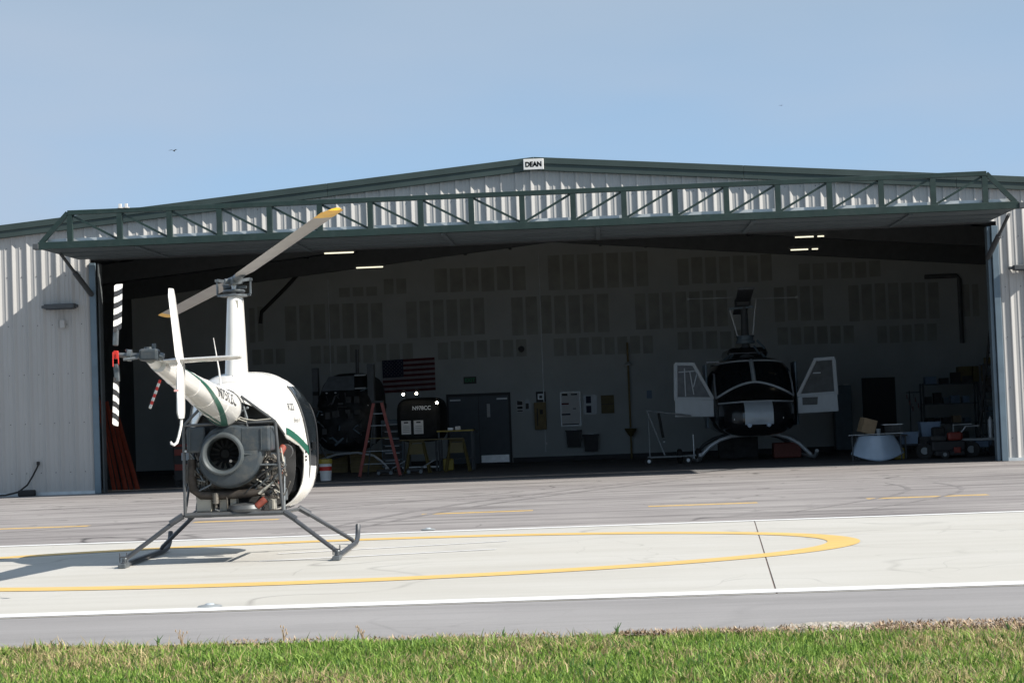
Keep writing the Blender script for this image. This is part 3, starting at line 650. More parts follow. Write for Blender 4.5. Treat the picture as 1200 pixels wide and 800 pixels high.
# tail cone
CA, CB = Vector((-.02, -.72, 1.447)), Vector((.015, -4.12, 1.752)); CR0, CR1 = .170, .058
cd = (CB-CA).normalized(); cX = Vector((1, 0, 0)); cX = (cX-cd*cX.dot(cd)).normalized(); cZ = cX.cross(cd); cZ = cZ if cZ.z > 0 else -cZ
def cone(s, a, off=0.): return CA.lerp(CB, s) + (cX*math.cos(a) + cZ*math.sin(a))*(CR0+(CR1-CR0)*s+off)
MB().grid([[cone(i/16, 2*math.pi*k/40) for k in range(40)] for i in range(17)], True).add([cone(0, 2*math.pi*k/40) for k in range(40)], [tuple(range(40))]).add([cone(1, 2*math.pi*k/40) for k in range(40)], [tuple(range(40))]).build('tail_cone', 'white', H, smooth=True)
for s in (.015, .2, .4, .6, .8): MB().tube([cone(s, 2*math.pi*k/40, .0015) for k in range(41)], .0028 if s > .1 else .008, 4, False).build('cone_seam', 'white' if s > .1 else 'frame', H)
def cone_stripe(pts, name='tail_stripe'):
    rows = []
    for i in range(41):
        t = i/40*(len(pts)-1); k = min(int(t), len(pts)-2); u = t-k; s = pts[k][0]+(pts[k+1][0]-pts[k][0])*u; a = R(pts[k][1]+(pts[k+1][1]-pts[k][1])*u); wd = .78*(pts[k][2]+(pts[k+1][2]-pts[k][2])*u)
        rr = CR0+(CR1-CR0)*s; rows.append([cone(s, a + wd/rr*(j/4*2-1)/2, .003) for j in range(5)])
    MB().grid(rows).build(name, 'hgreen', H, smooth=True)
cone_stripe([(.86, 78, .006), (.62, 30, .045), (.4, -20, .058), (.2, -56, .068), (.02, -86, .078)])
cone_stripe([(.42, -112, .012), (.25, -98, .022), (.02, -86, .03)])
cone_stripe([(.86, 102, .006), (.62, 135, .045), (.4, 182, .058), (.2, 222, .068), (.02, 260, .078)])
put_text('registration', 'N7512C', .16, 'black', H, lambda v: cone(.225 - v.x/3.42, v.y/.155 + R(12), .004), cuts=.012, width=.88, bold=.002)
# cone collar
MB().grid([[cone(-.01, 2*math.pi*k/40, .012) for k in range(40)], [cone(.01, 2*math.pi*k/40, .012) for k in range(40)]], True).build('cone_collar', 'black', H, smooth=True)
# tail gearbox and rotor
MB().tube([(.0, -4.08, 1.755), (-.02, -4.22, 1.80)], [.055, .045], 12).build('tail_fairing', 'white', H, smooth=True)
gb = MB().box(-.085, .055, -4.36, -4.22, 1.775, 1.865).build('tail_gearbox', 'shroud', H, bev=.018)
MB().tube([(.02, -4.29, 1.865), (.02, -4.29, 1.905)], .016, 8).tube([(.06, -4.29, 1.81), (.09, -4.29, 1.80)], .03, 10).tube([(-.02, -4.29, 1.865), (-.02, -4.29, 1.88)], .035, 10).build('gearbox_fitting', 'hub', gb)
MB().tube([(-.085, -4.29, 1.815), (-.27, -4.29, 1.83)], [.022, .018], 10).tube([(-.15, -4.29, 1.82), (-.18, -4.29, 1.823)], .045, 14).tube([(-.10, -4.33, 1.80), (-.2, -4.36, 1.79)], .012, 6).tube([(-.2, -4.25, 1.87), (-.16, -4.25, 1.79)], .011, 6).build('output_shaft', 'hub', gb, smooth=True)
tr = MB().box(-.280, -.252, -4.32, -4.27, 1.80, 1.86).tube([(-.285, -4.33, 1.74), (-.283, -4.33, 1.85)], .005, 6).tube([(-.243, -4.33, 1.75), (-.245, -4.33, 1.85)], .005, 6).build('tail_rotor_hub', 'red', H, bev=.006)
for s in (1, -1):
    zs = [.13, .20]; k = 0
    root = MB().beam((-.27, -4.29, 1.83+s*.07), (-.262, -4.29, 1.83+s*.20), .035, .05, up=(0, 1, 0)).build('blade_cuff', 'hub', H, bev=.006)
    tilt = .010*s
    segs = 8
    for i in range(segs):
        a = .185 + i*(.535-.185)/segs; b = a + (.535-.185)/segs + .0005
        xa, xb = -.262+a*.05*s, -.262+b*.05*s
        wa = .012 if s > 0 else .010; sl = .018*1
        ring = []
        # airfoil-like slab with a little pitch, black and white bands cut on the slant
        def P(x, z, y, th): return (x+th*.5+(y+4.29)*(.36 if s > 0 else .16), y, 1.83+s*z)
        c = MB(); A = []
        for (zz, sh) in ((a, 0), (b, 0)):
            xx = -.262+zz*.05*s
            for yy, th in ((-4.345, .0), (-4.31, .022), (-4.25, .016), (-4.235, .0), (-4.25, -.006), (-4.31, -.008)):
                zq = zz + (yy+4.29)*.35 if 0 < 1 else zz
                if zz > .53: zq = min(zq, .535)
                A.append(P(xx, zq, yy, th))
        c.add(A, [tuple(range(6)), tuple(range(6, 12))[::-1]] + [(k2, k2+6, (k2+1) % 6+6, (k2+1) % 6) for k2 in range(6)])
        c.build('tail_blade_band', 'rwhite' if (i % 2 if s > 0 else i % 2) else 'rblack', H)
# fins, stabiliser, tail skid, striped guard
def fin(name, p0, p1, c0, c1, th, mt='white'):
    p0, p1 = Vector(p0), Vector(p1); n = 10; rows = []
    for i in range(n+1):
        t = i/n; p = p0.lerp(p1, t); c = c0+(c1-c0)*t; k = 1 if 0 < i < n else .75; u = (p1-p0).normalized(); side = u.cross(Vector((0, 1, 0))).normalized(); r_ = []
        for a, h in ((0, 0), (.08, .5), (.3, 1), (.65, .7), (1, .1), (.65, -.7), (.3, -1), (.08, -.5)): r_.append(p + Vector((0, -a*c*k+.3*c, 0)) + side*h*th*.5*k)
        rows.append(r_)
    return MB().grid(rows, True).add(rows[0], [tuple(range(8))]).add(rows[-1], [tuple(range(8))]).build(name, mt, H, smooth=True)
fin('upper_fin', (.190, -4.12, 1.75), (.160, -4.30, 2.31), .30, .18, .052)
fin('lower_fin', (.190, -4.12, 1.76), (.200, -4.25, 1.335), .30, .20, .060)
MB().tube([(.200, -4.22, 1.36), (.196, -4.24, 1.28), (.182, -4.27, 1.20), (.170, -4.29, 1.155), (.150, -4.30, 1.138), (.130, -4.30, 1.150), (.126, -4.30, 1.166)], [.011]*6+[.006], 8).build('tail_skid', 'white', H, smooth=True)
fin('horizontal_stabiliser', (.02, -4.05, 1.775), (.64, -4.05, 1.79), .28, .22, .038)
MB().tube([(.10, -4.1, 1.765), (.19, -4.12, 1.77)], .03, 8).build('fin_mount', 'white', H)
MB().box(.178, .214, -4.395, -4.392, 1.535, 1.55).build('fin_mark', 'pink', H)
for i in range(8):
    a, b = Vector((-.012, -3.92, 1.64)), Vector((-.085, -3.98, 1.425))
    MB().tube([a.lerp(b, i/8), a.lerp(b, (i+1)/8)], .0115, 8).build('guard_band', 'red' if i % 2 == 0 else 'rwhite', H)
# antenna
MB().tube([(.045, -1.25, 1.585), (.03, -1.28, 1.80), (-.005, -1.32, 2.085)], [.010, .008, .003], 6).build('whip_antenna', 'white', H)
# mast
rows = []
for z, w0, c0 in ((1.74, .108, .30), (1.85, .104, .28), (2.2, .090, .23), (2.53, .076, .18), (2.55, .070, .17)):
    r_ = []
    for k in range(24):
        a = 2*math.pi*k/24; y = c0*math.sin(a); xx = w0*(abs(math.cos(a))**.7)*(1 if math.cos(a) > 0 else -1); r_.append((-.005+(z-1.74)*.012+xx, y*.9+.05, z))
    rows.append(r_)
MB().grid(rows, True).add(rows[-1], [tuple(range(24))]).build('mast_fairing', 'white', H, smooth=True)
MB().box(-.012, .052, -.112, -.104, 2.43, 2.505).build('mast_vent', 'cream', H)
MB().tube([(-.115, -.02, 1.76), (.0, -.23, 1.765), (.10, -.02, 1.77)], .006, 5).build('mast_base_seal', 'cream', H)
hb = MB().tube([(0, 0, 2.54), (0, 0, 2.70)], .028, 12).build('rotor_shaft', 'steel', H, smooth=True)
MB().lathe([(.001, 2.585), (.10, 2.585), (.115, 2.60), (.10, 2.615), (.05, 2.62), (.06, 2.60)], n=20).lathe([(.03, 2.545), (.135, 2.55), (.135, 2.568), (.03, 2.572)], n=20).build('swashplate', 'hub', H, smooth=True)
for s in (-1, 1):
    MB().tube([(s*.165, -.02*s, 2.57), (s*.165, -.02*s, 2.71)], .011, 6).box(s*.165-.02, s*.165+.02, -.02*s-.02, -.02*s+.02, 2.70, 2.725).beam((s*.165, -.02*s, 2.565), (s*.10, 0, 2.56), .022).beam((s*.165, -.02*s, 2.715), (s*.06, -.06*s, 2.70), .03).build('pitch_link', 'hub', H)
MB().box(-.02, .12, .0, .05, 2.63, 2.655).tube([(-.10, .0, 2.64), (-.03, 0, 2.64)], [.03, .018], 8).tube([(.05, 0, 2.57), (.05, 0, 2.64)], .012, 6).build('drive_link', 'hub', H)
AZ = R(20.6); bd = Vector((math.sin(AZ), -math.cos(AZ), 0)); bn = Vector((math.cos(AZ), math.sin(AZ), 0)); tee = .044
hubo = MB().beam(Vector((0, 0, 2.70))-bd*.16, Vector((0, 0, 2.70))+bd*.16, .09, .075).tube([Vector((0, 0, 2.70))-bn*.09, Vector((0, 0, 2.70))+bn*.09], .028, 12).build('rotor_hub', 'hub', H, bev=.012)
for s in (1, -1):
    def bp(r, c, h): # r along, c chordwise, h thickness
        zz = 2.71 + tee*s*r + .018*r + (-.0025*r*r if 0 else 0); pt = s*R(7)
        v = bd*(s*r) + bn*(c*math.cos(pt)) + Vector((0, 0, 1))*(c*math.sin(pt)+h)
        return v + Vector((0, 0, zz))
    MB().tube([bp(.13, 0, 0), bp(.42, 0, 0)], [.042, .030], 10).build('blade_root', 'hub', H, smooth=True)
    prof = ((-.095, 0), (-.05, .009), (.03, .014), (.075, .010), (.092, 0), (.075, -.007), (.03, -.009), (-.05, -.005))
    for nm, r0, r1, mt in (('rotor_blade', .30, 3.50, 'blade'), ('blade_tip', 3.5, 3.83, 'tipyellow')):
        rows = []; n = 14 if nm == 'rotor_blade' else 4
        for i in range(n+1):
            r = r0+(r1-r0)*i/n; k = (.55 if r < .33 else 1) if nm == 'rotor_blade' else (1 if r < 3.76 else .55)
            rows.append([bp(r, c*k, h) for c, h in prof])
        MB().grid(rows, True).add(rows[0], [tuple(range(8))]).add(rows[-1], [tuple(range(8))]).build(nm, mt, H, smooth=True)
# frame tubes
def ft(pts, r=.0135, mt='frame', nm='frame_tube'): return MB().tube(pts, r, 8).build(nm, mt, H, smooth=True)
TL, TR, BL, BR = (-.40, -.75, 1.30), (.46, -.75, 1.31), (-.41, -.75, .46), (.51, -.75, .455)
ft([TL, BL], .015); ft([TR, BR], .015); ft([TL, TR], .013); ft([BL, BR], .024)
ft([(-.17, -.72, 1.53), TL]); ft([(.14, -.72, 1.56), TR])
ft([TL, (-.36, .25, .75)], .011); ft([TR, (.48, .20, 1.1)], .011)
ft([BL, (-.46, .5, .43)], .018); ft([BR, (.50, .5, .43)], .018)
ft([(-.36, -.3, 1.2), BL], .012); ft([(.47, -.2, 1.08), (.515, -.70, .47)], .011, 'hub', 'brace_tube')
ft([(.14, -.70, 1.56), (.20, -.70, 1.2)], .012); ft([(-.30, -.2, 1.1), (-.36, -.4, .5)], .012)
MB().tube([(.10, -.80, 1.33), (.14, -.78, 1.36), (.17, -.78, 1.345), (.21, -.77, 1.335), (.28, -.76, 1.325), (.34, -.76, 1.33), (.42, -.76, 1.335)], .006, 5).tube([(.12, -.8, 1.345), (.20, -.79, 1.315)], .005, 5).build('wire_loom', 'cream', H)
MB().tube([(.17, -.76, 1.46), (.20, -.76, 1.35), (.19, -.76, 1.30)], .010, 6).tube([(.11, -.76, 1.40), (.20, -.76, 1.44)], .008, 5).ball((.205, -.76, 1.445), .014).build('control_rod', 'hub', H)
# fan scroll
sc_c = (-.035, 1.022)
poly = []
for k in range(64):
    a = math.pi - 2*math.pi*k/64 * 1.0   # left, going over the top ... 
for k in range(73):
    t = k/72; a = math.pi + math.pi*1.5*t            # from left, down, right, up to the top
    r_ = .215 + .172*min(1, t/.70)**.8
    if t > .72: r_ = .393 - .138*(t-.72)/.28
    poly.append((sc_c[0]+r_*math.cos(a), sc_c[1]+r_*math.sin(a)))
for k in range(1, 18):
    t = k/18; a = math.pi*.5 + math.pi*.5*t; r_ = .255-.04*t; poly.append((sc_c[0]+r_*math.cos(a), sc_c[1]+r_*math.sin(a)))
# rounded scroll shell built as rings from the rim back
def scroll(off, y): return [(sc_c[0]+(p[0]-sc_c[0])*off, y, sc_c[1]+(p[1]-sc_c[1])*off) for p in poly]
inner = [(sc_c[0]+.175*math.cos(math.atan2(p[1]-sc_c[1], p[0]-sc_c[0])), -.80, sc_c[1]+.175*math.sin(math.atan2(p[1]-sc_c[1], p[0]-sc_c[0]))) for p in poly]
MB().grid([inner, scroll(.90, -.80), scroll(.965, -.785), scroll(1.0, -.75), scroll(1.01, -.70), scroll(1.0, -.58)], True).build('fan_scroll', 'shroud', H, smooth=True)
MB().tube([(sc_c[0]+.375, -.775, sc_c[1]-.01), (sc_c[0]+.20, -.808, sc_c[1]-.008)], .007, 5).build('scroll_seam', 'lip', H)
MB().tube([(p[0], -.70, p[2]) for p in scroll(1.012, 0)]+[(scroll(1.012, 0)[0][0], -.70, scroll(1.012, 0)[0][2])], .006, 5, False).build('scroll_flange', 'lip', H)
MB().lathe([(.205, -.79), (.203, -.82), (.194, -.838), (.180, -.843), (.162, -.832), (.153, -.80), (.150, -.70), (.148, -.60)], (sc_c[0], 0, sc_c[1]), 'y', 40).build('inlet_lip', 'lip', H, smooth=True)
MB().lathe([(.001, -.64), (.04, -.64), (.055, -.62), (.155, -.60)], (sc_c[0], 0, sc_c[1]), 'y', 32).build('fan_hub', 'flatk', H, smooth=True)
for k in range(14):
    a = 2*math.pi*k/14; c, s_ = math.cos(a), math.sin(a)
    MB().beam((sc_c[0]+.05*c, -.655, sc_c[1]+.07*s_), (sc_c[0]+.138*c, -.65, sc_c[1]+.138*s_), .028, .006, up=(c*.3+s_*.6, .8, -c*.6)).build('fan_vane', 'flatk', H)
MB().tube([(sc_c[0]+.06, -.70, sc_c[1]-.07), (sc_c[0]+.055, -.67, sc_c[1]-.065)], .014, 10).build('fan_bolt', 'steel', H)
# cooling shrouds left and right
MB().box(-.375, -.20, -.765, -.45, 1.04, 1.285).build('cooling_shroud', 'shroud', H, bev=.02)
MB().box(.13, .41, -.803, -.40, 1.035, 1.27).build('cooling_shroud', 'shroud', H, bev=.02)
MB().box(.330, .335, -.812, -.80, 1.05, 1.25).box(-.345, -.34, -.775, -.70, 1.05, 1.27).build('shroud_rib', 'lip', H)
for x, z in ((.355, 1.06), (-.38, 1.06)): MB().tube([(x, -.80, z), (x, -.76, z)], .011, 8).build('bolt_head', 'steel', H)
MB().add(ring_pts(-.36, .33, .48, 1.66, .48), [tuple(range(45))]).build('rear_bulkhead', 'dull', H, sol=.01)
# engine
r2 = random.Random(4)
MB().box(-.22, .3, -.62, -.2, .68, .98).build('crankcase', 'engine', H, bev=.04)
for s in (-1, 1):
    for yb in (-.58, -.3):
        mb = MB()
        for k in range(7): mb.box(s*.24+.03+s*k*.024-.008, s*.24+.03+s*k*.024+.008, yb-.10, yb+.10, .74, .95)
        mb.box(s*.42+.03-.03, s*.42+.03+.03, yb-.08, yb+.08, .76, .93); mb.build('cylinder_head', 'engine', H)
MB().tube([(-.34, -.70, .98), (-.345, -.71, .80), (-.33, -.71, .70), (-.26, -.70, .645), (-.1, -.69, .635), (.12, -.69, .64), (.28, -.69, .655), (.37, -.68, .70), (.40, -.66, .80)], [.04, .045, .045, .045, .042, .042, .04, .035, .03], 12).build('exhaust_collector', 'exhaust', H, smooth=True)
MB().tube([(-.12, -.74, .66), (-.12, -.74, .56)], .030, 10).tube([(-.12, -.74, .56), (-.12, -.74, .52)], .012, 6).build('drain_pipe', 'engine', H); MB().tube([(-.02, -.72, .62), (-.02, -.70, .50)], .008, 5).build('drain_pipe', 'engine', H)
MB().box(-.31, -.17, -.70, -.5, .485, .68).build('battery_box', 'cream', H, bev=.01)
MB().box(-.10, -.02, -.66, -.5, .48, .60).box(.0, .06, -.66, -.5, .48, .62).box(.36, .42, -.66, -.5, .48, .58).build('lower_panel', 'cream', H, bev=.008)
MB().lathe([(.001, .47), (.17, .475), (.18, .50), (.16, .535), (.05, .56), (.001, .56)], (.14, -.62, 0), 'z', 24).build('air_duct_pan', 'frame', H, smooth=True)
MB().tube([(.26, -.72, .52), (.31, -.72, .56), (.34, -.71, .585)], .034, 10).build('red_hose', 'hose', H, smooth=True)
MB().tube([(.43, -.55, .72), (.46, -.50, .86), (.45, -.4, 1.0), (.47, -.3, 1.06)], .035, 10).build('red_hose', 'hose', H, smooth=True)
MB().lathe([(.001, -.30), (.07, -.30), (.07, -.2)], (.49, 0, 1.02), 'y', 16).build('oil_cooler_duct', 'dull', H)
for k in range(60):   # plumbing and wires on the right of the engine
    x, y, z = .24+r2.random()*.2, -.74+r2.random()*.18, .62+r2.random()*.36
    pts = [(x+r2.uniform(-.06, .06)*j, y+r2.uniform(-.03, .03), z+r2.uniform(-.06, .06)*j) for j in range(4)]
    MB().tube(pts, r2.choice((.006, .009, .014)), 6).build('engine_pipe', r2.choice(('engine', 'engine', 'cream', 'exhaust', 'hub', 'hub', 'black')), H, smooth=True)
for k in range(14):
    x, y, z = -.36+r2.random()*.16, -.74+r2.random()*.14, .66+r2.random()*.36
    pts = [(x+r2.uniform(-.04, .04)*j, y+r2.uniform(-.03, .03), z+r2.uniform(-.05, .05)*j) for j in range(4)]
    MB().tube(pts, r2.choice((.006, .009, .012)), 6).build('engine_pipe', r2.choice(('engine', 'exhaust', 'hub', 'black')), H, smooth=True)
for x, y, z, s in ((.33, -.70, .84, .035), (.37, -.68, .77, .028), (.29, -.71, .70, .03), (.36, -.72, .92, .03), (.40, -.68, .62, .03), (-.33, -.72, .87, .03)):
    MB().ball((x, y, z), s, (1, .7, .9), 10).build('engine_fitting', 'engine', H, smooth=True)
for x, y, z in ((.42, -.3, .62), (.40, -.2, .8), (.42, 0, .9), (.42, .1, .6)): MB().box(x-.04, x+.03, y-.05, y+.05, z-.06, z+.06).build('engine_box', r2.choice(('engine', 'dull', 'hub')), H, bev=.01)
MB().box(-.40, .46, -.72, -.1, .445, .462).build('belly_sheet', 'exhaust', H)
# landing gear
for s, fx in ((-1, -.975), (1, 1.01)):
    xr, xf = (-.43, -.51) if s < 0 else (.52, .50)
    ft([(xr, -.75, .46), (xr+(fx-xr)*.22, -.76, .46-.36*.2)], .030, 'skid', 'gear_elbow'); ft([(xr, -.75, .46), (fx-.02*s, -.80, .09), (fx, -.80, .05)], .0215, 'skid', 'gear_strut')
    ft([(xf, .58, .44), (xf+(fx-xf)*.22, .60, .37)], .030, 'skid', 'gear_elbow'); ft([(xf, .58, .44), (fx-.02*s, .98, .08), (fx, 1.0, .05)], .0215, 'skid', 'gear_strut')
    ft([(fx, -.92, .03), (fx, 1.22, .03), (fx, 1.36, .045), (fx, 1.46, .085), (fx, 1.52, .15), (fx, 1.545, .20)], .026, 'skid', 'skid_tube')
    MB().box(fx-.035, fx+.035, -.96, -.74, .001, .045).tube([(fx, -.80, .03), (fx, -.80, .09)], .032, 10).build('skid_shoe', 'hub', H, bev=.008)
    MB().tube([(fx-.035, -.86, .05), (fx-.035, -.86, .14)], .006, 5).tube([(fx+.03, -.86, .05), (fx+.03, -.86, .14)], .006, 5).beam((fx-.035, -.86, .10), (fx+.03, -.86, .10), .03, .012).build('wheel_lug', 'skid', H)
# ------------------------------------------------------------------ the large helicopter in the hangar
B = thing('large_helicopter', 'large black-nosed transport helicopter facing out of the hangar with both cockpit doors open', 'helicopter', (3.98, 48.9, 0), R(1.0))
BR_ = [(0, .02, 1.10, 1.16), (.04, .42, .92, 1.36), (.14, .68, .80, 1.47), (.32, .86, .73, 1.58), (.6, .99, .68, 1.72), (.9, 1.04, .66, 2.0), (1.2, 1.07, .66, 2.36), (1.5, 1.10, .66, 2.62), (1.8, 1.14, .66, 2.74), (2.4, 1.18, .66, 2.80), (4.6, 1.18, .68, 2.82), (5.6, .85, .9, 2.7), (6.4, .4, 1.35, 2.3), (9.6, .16, 1.75, 2.15)]
BN = 3.2
def brint(y):
    for a, b in zip(BR_, BR_[1:]):
        if y <= b[0]: t = (y-a[0])/(b[0]-a[0]); return tuple(p+(q-p)*t for p, q in zip(a[1:], b[1:]))
    return BR_[-1][1:]
def bring(y, N=40):
    hw, zb, zt = brint(y); zc, hh = (zb+zt)/2, (zt-zb)/2; o = []
    for k in range(N):
        a = 2*math.pi*k/N; c, s = math.cos(a), math.sin(a); o.append((hw*math.copysign(abs(c)**(2/BN), c), y, zc+hh*math.copysign(abs(s)**(2/BN), s)))
    return o
bys = sorted(set([r[0] for r in BR_]+[.02, .09, .22, .45, .75, 1.05, 1.35, 1.65, 2.1, 3.5]))
MB().grid([bring(y) for y in bys], True).add(bring(0), [tuple(range(40))]).build('fuselage', 'bellk', B, smooth=True)
def fy(x, z, off=.01):
    lo, hi = 0., 4.
    def inside(y):
        hw, zb, zt = brint(y); zc, hh = (zb+zt)/2, (zt-zb)/2; return (abs(x)/hw)**BN + (abs(z-zc)/hh)**BN < 1
    if not inside(hi): return 2.4
    for _ in range(60):
        m_ = (lo+hi)/2
        if inside(m_): hi = m_
        else: lo = m_
    return hi-off
def bpatch(x0, x1, zl, zh, name, mt, off, nx=12, nz=10):
    rows = []
    for i in range(nz+1):
        r_ = []
        for j in range(nx+1):
            x = x0+(x1-x0)*j/nx; z = zl(x)+(zh(x)-zl(x))*i/nz; r_.append((x, fy(x, z, off), z))
        rows.append(r_)
    return MB().grid(rows).build(name, mt, B, smooth=True)
arc = lambda x: 2.08 - .40*abs(x/1.02)**1.7
top = lambda x: 2.66 - .10*abs(x)**3
for s in (-1, 1):
    bpatch(min(s*.05, s*.98), max(s*.05, s*.98), lambda x: arc(x)+.02, top, 'windshield_pane', 'glass', .014)
    pl = [(s*.05, arc(.05)), (s*.05, 2.66)]
    rim = [(x*s, fy(x, top(x), .022), top(x)) for x in [.05+.0775*i for i in range(13)]] + [(s*x, fy(x, z, .022), z) for x, z in ((1.0, 2.3), (1.02, 2.0), (1.02, 1.70))]
    MB().tube(rim, .030, 6).build('windshield_frame', 'bellw', B, smooth=True)
MB().tube([(x, fy(x, arc(x), .022), arc(x)) for x in [-1.02+.102*i for i in range(21)]], .030, 6).build('windshield_frame', 'bellw', B, smooth=True)
MB().tube([(0, fy(0, z, .022), z) for z in [2.08+.058*i for i in range(11)]], .058, 6, sx=1).build('centre_post', 'bellw', B, smooth=True)
line = lambda x: 1.565 - .05*max(0, abs(x)-.35)
MB().tube([(x, fy(x, line(x), .02), line(x)) for x in [-.98+.098*i for i in range(21)]], .022, 6).build('nose_line', 'bellw', B, smooth=True)
bpatch(-.36, .38, lambda x: .96, lambda x: 1.56, 'nose_panel', 'bellp', .016)
for s in (-1, 1):
    bpatch(min(s*.42, s*.88), max(s*.42, s*.88), lambda x: .98 + .25*max(0, abs(x)-.5), lambda x: 1.50, 'chin_window', 'black', .010)
    MB().lathe([(.001, -.10), (.05, -.095), (.062, -.06), (.06, 0)], (s*.25, fy(.25, .94, 0)+.02, .94), 'y', 14).build('landing_light', 'cowl', B, smooth=True)
    for dx in (0, .07):
        MB().ball((s*.60+dx-.03, fy(.6, 1.12, .0), 1.11), .022, (.6, .5, 1.2), 8).build('chin_glint', 'paper', B)  # paired white beads stand in for small glints on the chin
# doors swung out
for s in (-1, 1):
    xh = s*1.10; xo = s*2.12; lab = None
    def dz(x, z, d=0): t = abs(x-xh)/1.0; return (x, .75 + d - .18*t, z)
    outer = [(xh, 1.30), (xh+s*.06, 1.75), (xh+s*.52, 2.62), (xo-s*.02, 2.64 if s > 0 else 2.60), (xo, 1.24), (xo, 1.20)]
    bot = [(xh, 1.20), (xh, 1.64), (xo, 1.72), (xo+s*.02, 1.22)]
    d_ = MB().add([dz(x, z) for x, z in bot]+[dz(x, z, .07) for x, z in bot], [(0, 1, 2, 3), (7, 6, 5, 4), (0, 4, 5, 1), (1, 5, 6, 2), (2, 6, 7, 3), (3, 7, 4, 0)]).build('cockpit_door', 'bellw', B, bev=.015)
    for a, b, wd in (((xh+s*.02, 1.68), (xh+s*.50, 2.60), .09), ((xh+s*.46, 2.60), (xo-s*.02, 2.62), .09), ((xo-s*.05, 2.62), (xo-s*.02, 1.66), .10), ((xh, 1.68), (xo, 1.72), .07)):
        MB().beam(dz(*a, .03), dz(*b, .03), wd, .05, up=(0, 1, 0)).build('door_frame', 'bellw', d_, bev=.008)
    wp = [(xh+s*.10, 1.72), (xh+s*.55, 2.56), (xo-s*.10, 2.57), (xo-s*.07, 1.74)]
    MB().add([dz(x, z, .035) for x, z in wp]+[dz(x, z, .045) for x, z in wp], [(0, 1, 2, 3), (7, 6, 5, 4), (0, 4, 5, 1), (1, 5, 6, 2), (2, 6, 7, 3), (3, 7, 4, 0)]).build('door_window', 'clear' if s < 0 else 'clear2', d_)
    if s < 0:
        for a, b in (((xo-s*.5, 1.8), (xo-s*.42, 2.4)), ((xo-s*.62, 2.4), (xo-s*.5, 2.0)), ((xo-s*.28, 1.76), (xo-s*.28, 2.5)), ((xo-s*.12, 2.40), (xo-s*.6, 2.42))): MB().beam(dz(*a), dz(*b), .03, .02, up=(0, 1, 0)).build('window_bar', 'bellw', d_)
    else:
        MB().beam(dz(xo-.60, 2.25), dz(xo-.40, 2.25), .03, .03).build('window_latch', 'bellw', d_); MB().add([dz(x, z, -.01) for x, z in ((xh+.12, 1.42), (xh+.5, 1.42), (xh+.52, 1.62), (xh+.12, 1.62))], [(0, 1, 2, 3)]).build('lower_window', 'clear2', d_)
    # folded crew step and sliding door panel behind
    MB().box(s*1.2-.03, s*1.2+.03, 1.7, 2.6, .9, 2.6).build('side_panel', 'jamb', B, bev=.02)
# skids
for yy in (1.6, 4.0):
    pts = [(-1.50, 0, .10), (-1.40, 0, .20), (-1.18, 0, .42), (-.90, 0, .58), (-.60, 0, .665), (-.3, 0, .68), (.3, 0, .68), (.60, 0, .665), (.90, 0, .58), (1.18, 0, .42), (1.40, 0, .20), (1.50, 0, .10)]
    MB().tube([(x, yy, z) for x, _, z in pts], .052, 10).build('cross_tube', 'alu' if yy < 2 else 'rafter', B, smooth=True)
for s in (-1, 1):
    MB().tube([(s*1.52, .55, .22), (s*1.52, .75, .12), (s*1.52, 1.0, .065), (s*1.52, 5.0, .06)], .05, 10).build('skid', 'alu', B, smooth=True)
for dx in (-.1, .22): MB().lathe([(.001, -.07), (.14, -.07), (.19, -.04), (.19, .04), (.14, .07), (.001, .07)], (-1.85+dx*1.6, 1.5+dx, .19), 'x', 18).build('ground_wheel', 'rubber', B, smooth=True)
MB().tube([(-1.9, 1.6, .19), (-1.5, 1.6, .19)], .025, 8).tube([(-1.62, 1.6, .1), (-1.62, 1.6, .75)], .02, 6).build('wheel_axle', 'alu', B)
# cowling, mast, rotor
MB().box(-.55, .55, 2.3, 4.6, 2.74, 3.05).build('engine_cowling', 'bellk', B, bev=.15)
MB().lathe([(.34, 2.78), (.26, 2.95), (.15, 3.05), (.11, 3.1), (.09, 4.2)], (-.03, 2.6, 0), 'z', 18).build('rotor_mast', 'rafter', B, smooth=True)
MB().tube([(-.03, 2.6, 3.4), (-.03, 2.6, 4.12)], .055, 10).build('mast_sleeve', 'alu', B, smooth=True)
MB().lathe([(.10, 3.16), (.26, 3.17), (.26, 3.24), (.22, 3.25), (.22, 3.34), (.25, 3.35), (.25, 3.38), (.10, 3.39)], (-.03, 2.6, 0), 'z', 20).build('swashplate', 'greyc', B, smooth=True)
for a, b in (((-.24, 3.38), (-.42, 4.12)), ((.18, 3.38), (.30, 4.36))): MB().tube([(a[0], 2.55, a[1]), (b[0], 2.55, b[1])], .020, 8).build('pitch_rod', 'alu', B)
MB().beam((-.45, 2.55, 4.12), (.22, 2.55, 4.16), .06).build('scissor_arm', 'greyc', B)
MB().box(-.26, .14, 2.3, 2.9, 4.18, 4.42).build('rotor_head', 'rafter', B, bev=.06)
MB().tube([(-1.55, 2.6, 4.44), (-.32, 2.6, 4.43)], .013, 6).tube([(.22, 2.6, 4.38), (1.42, 2.6, 4.37)], .013, 6).ball((-1.55, 2.6, 4.44), .035).ball((1.42, 2.6, 4.37), .035).build('stabiliser_bar', 'alu', B)
for s in (-1, 1): MB().beam((-.06-s*.04, 2.6-s*.5, 4.30), (-.06-s*.42, 2.6-s*5.6, 4.29), .40, .05).build('main_blade', 'rafter', B, bev=.015)
for x, z in ((-.55, 2.86), (.5, 2.86), (-.75, 2.80), (.3, 3.0), (.45, 3.15)): MB().tube([(x, 2.2, z-.15), (x*.6, 2.4, z+.08)], .03, 6).build('roof_fitting', 'greyc', B)
MB().box(-1.25, -.9, .9, 1.3, 2.62, 2.66).build('rain_gutter', 'bellk', B)

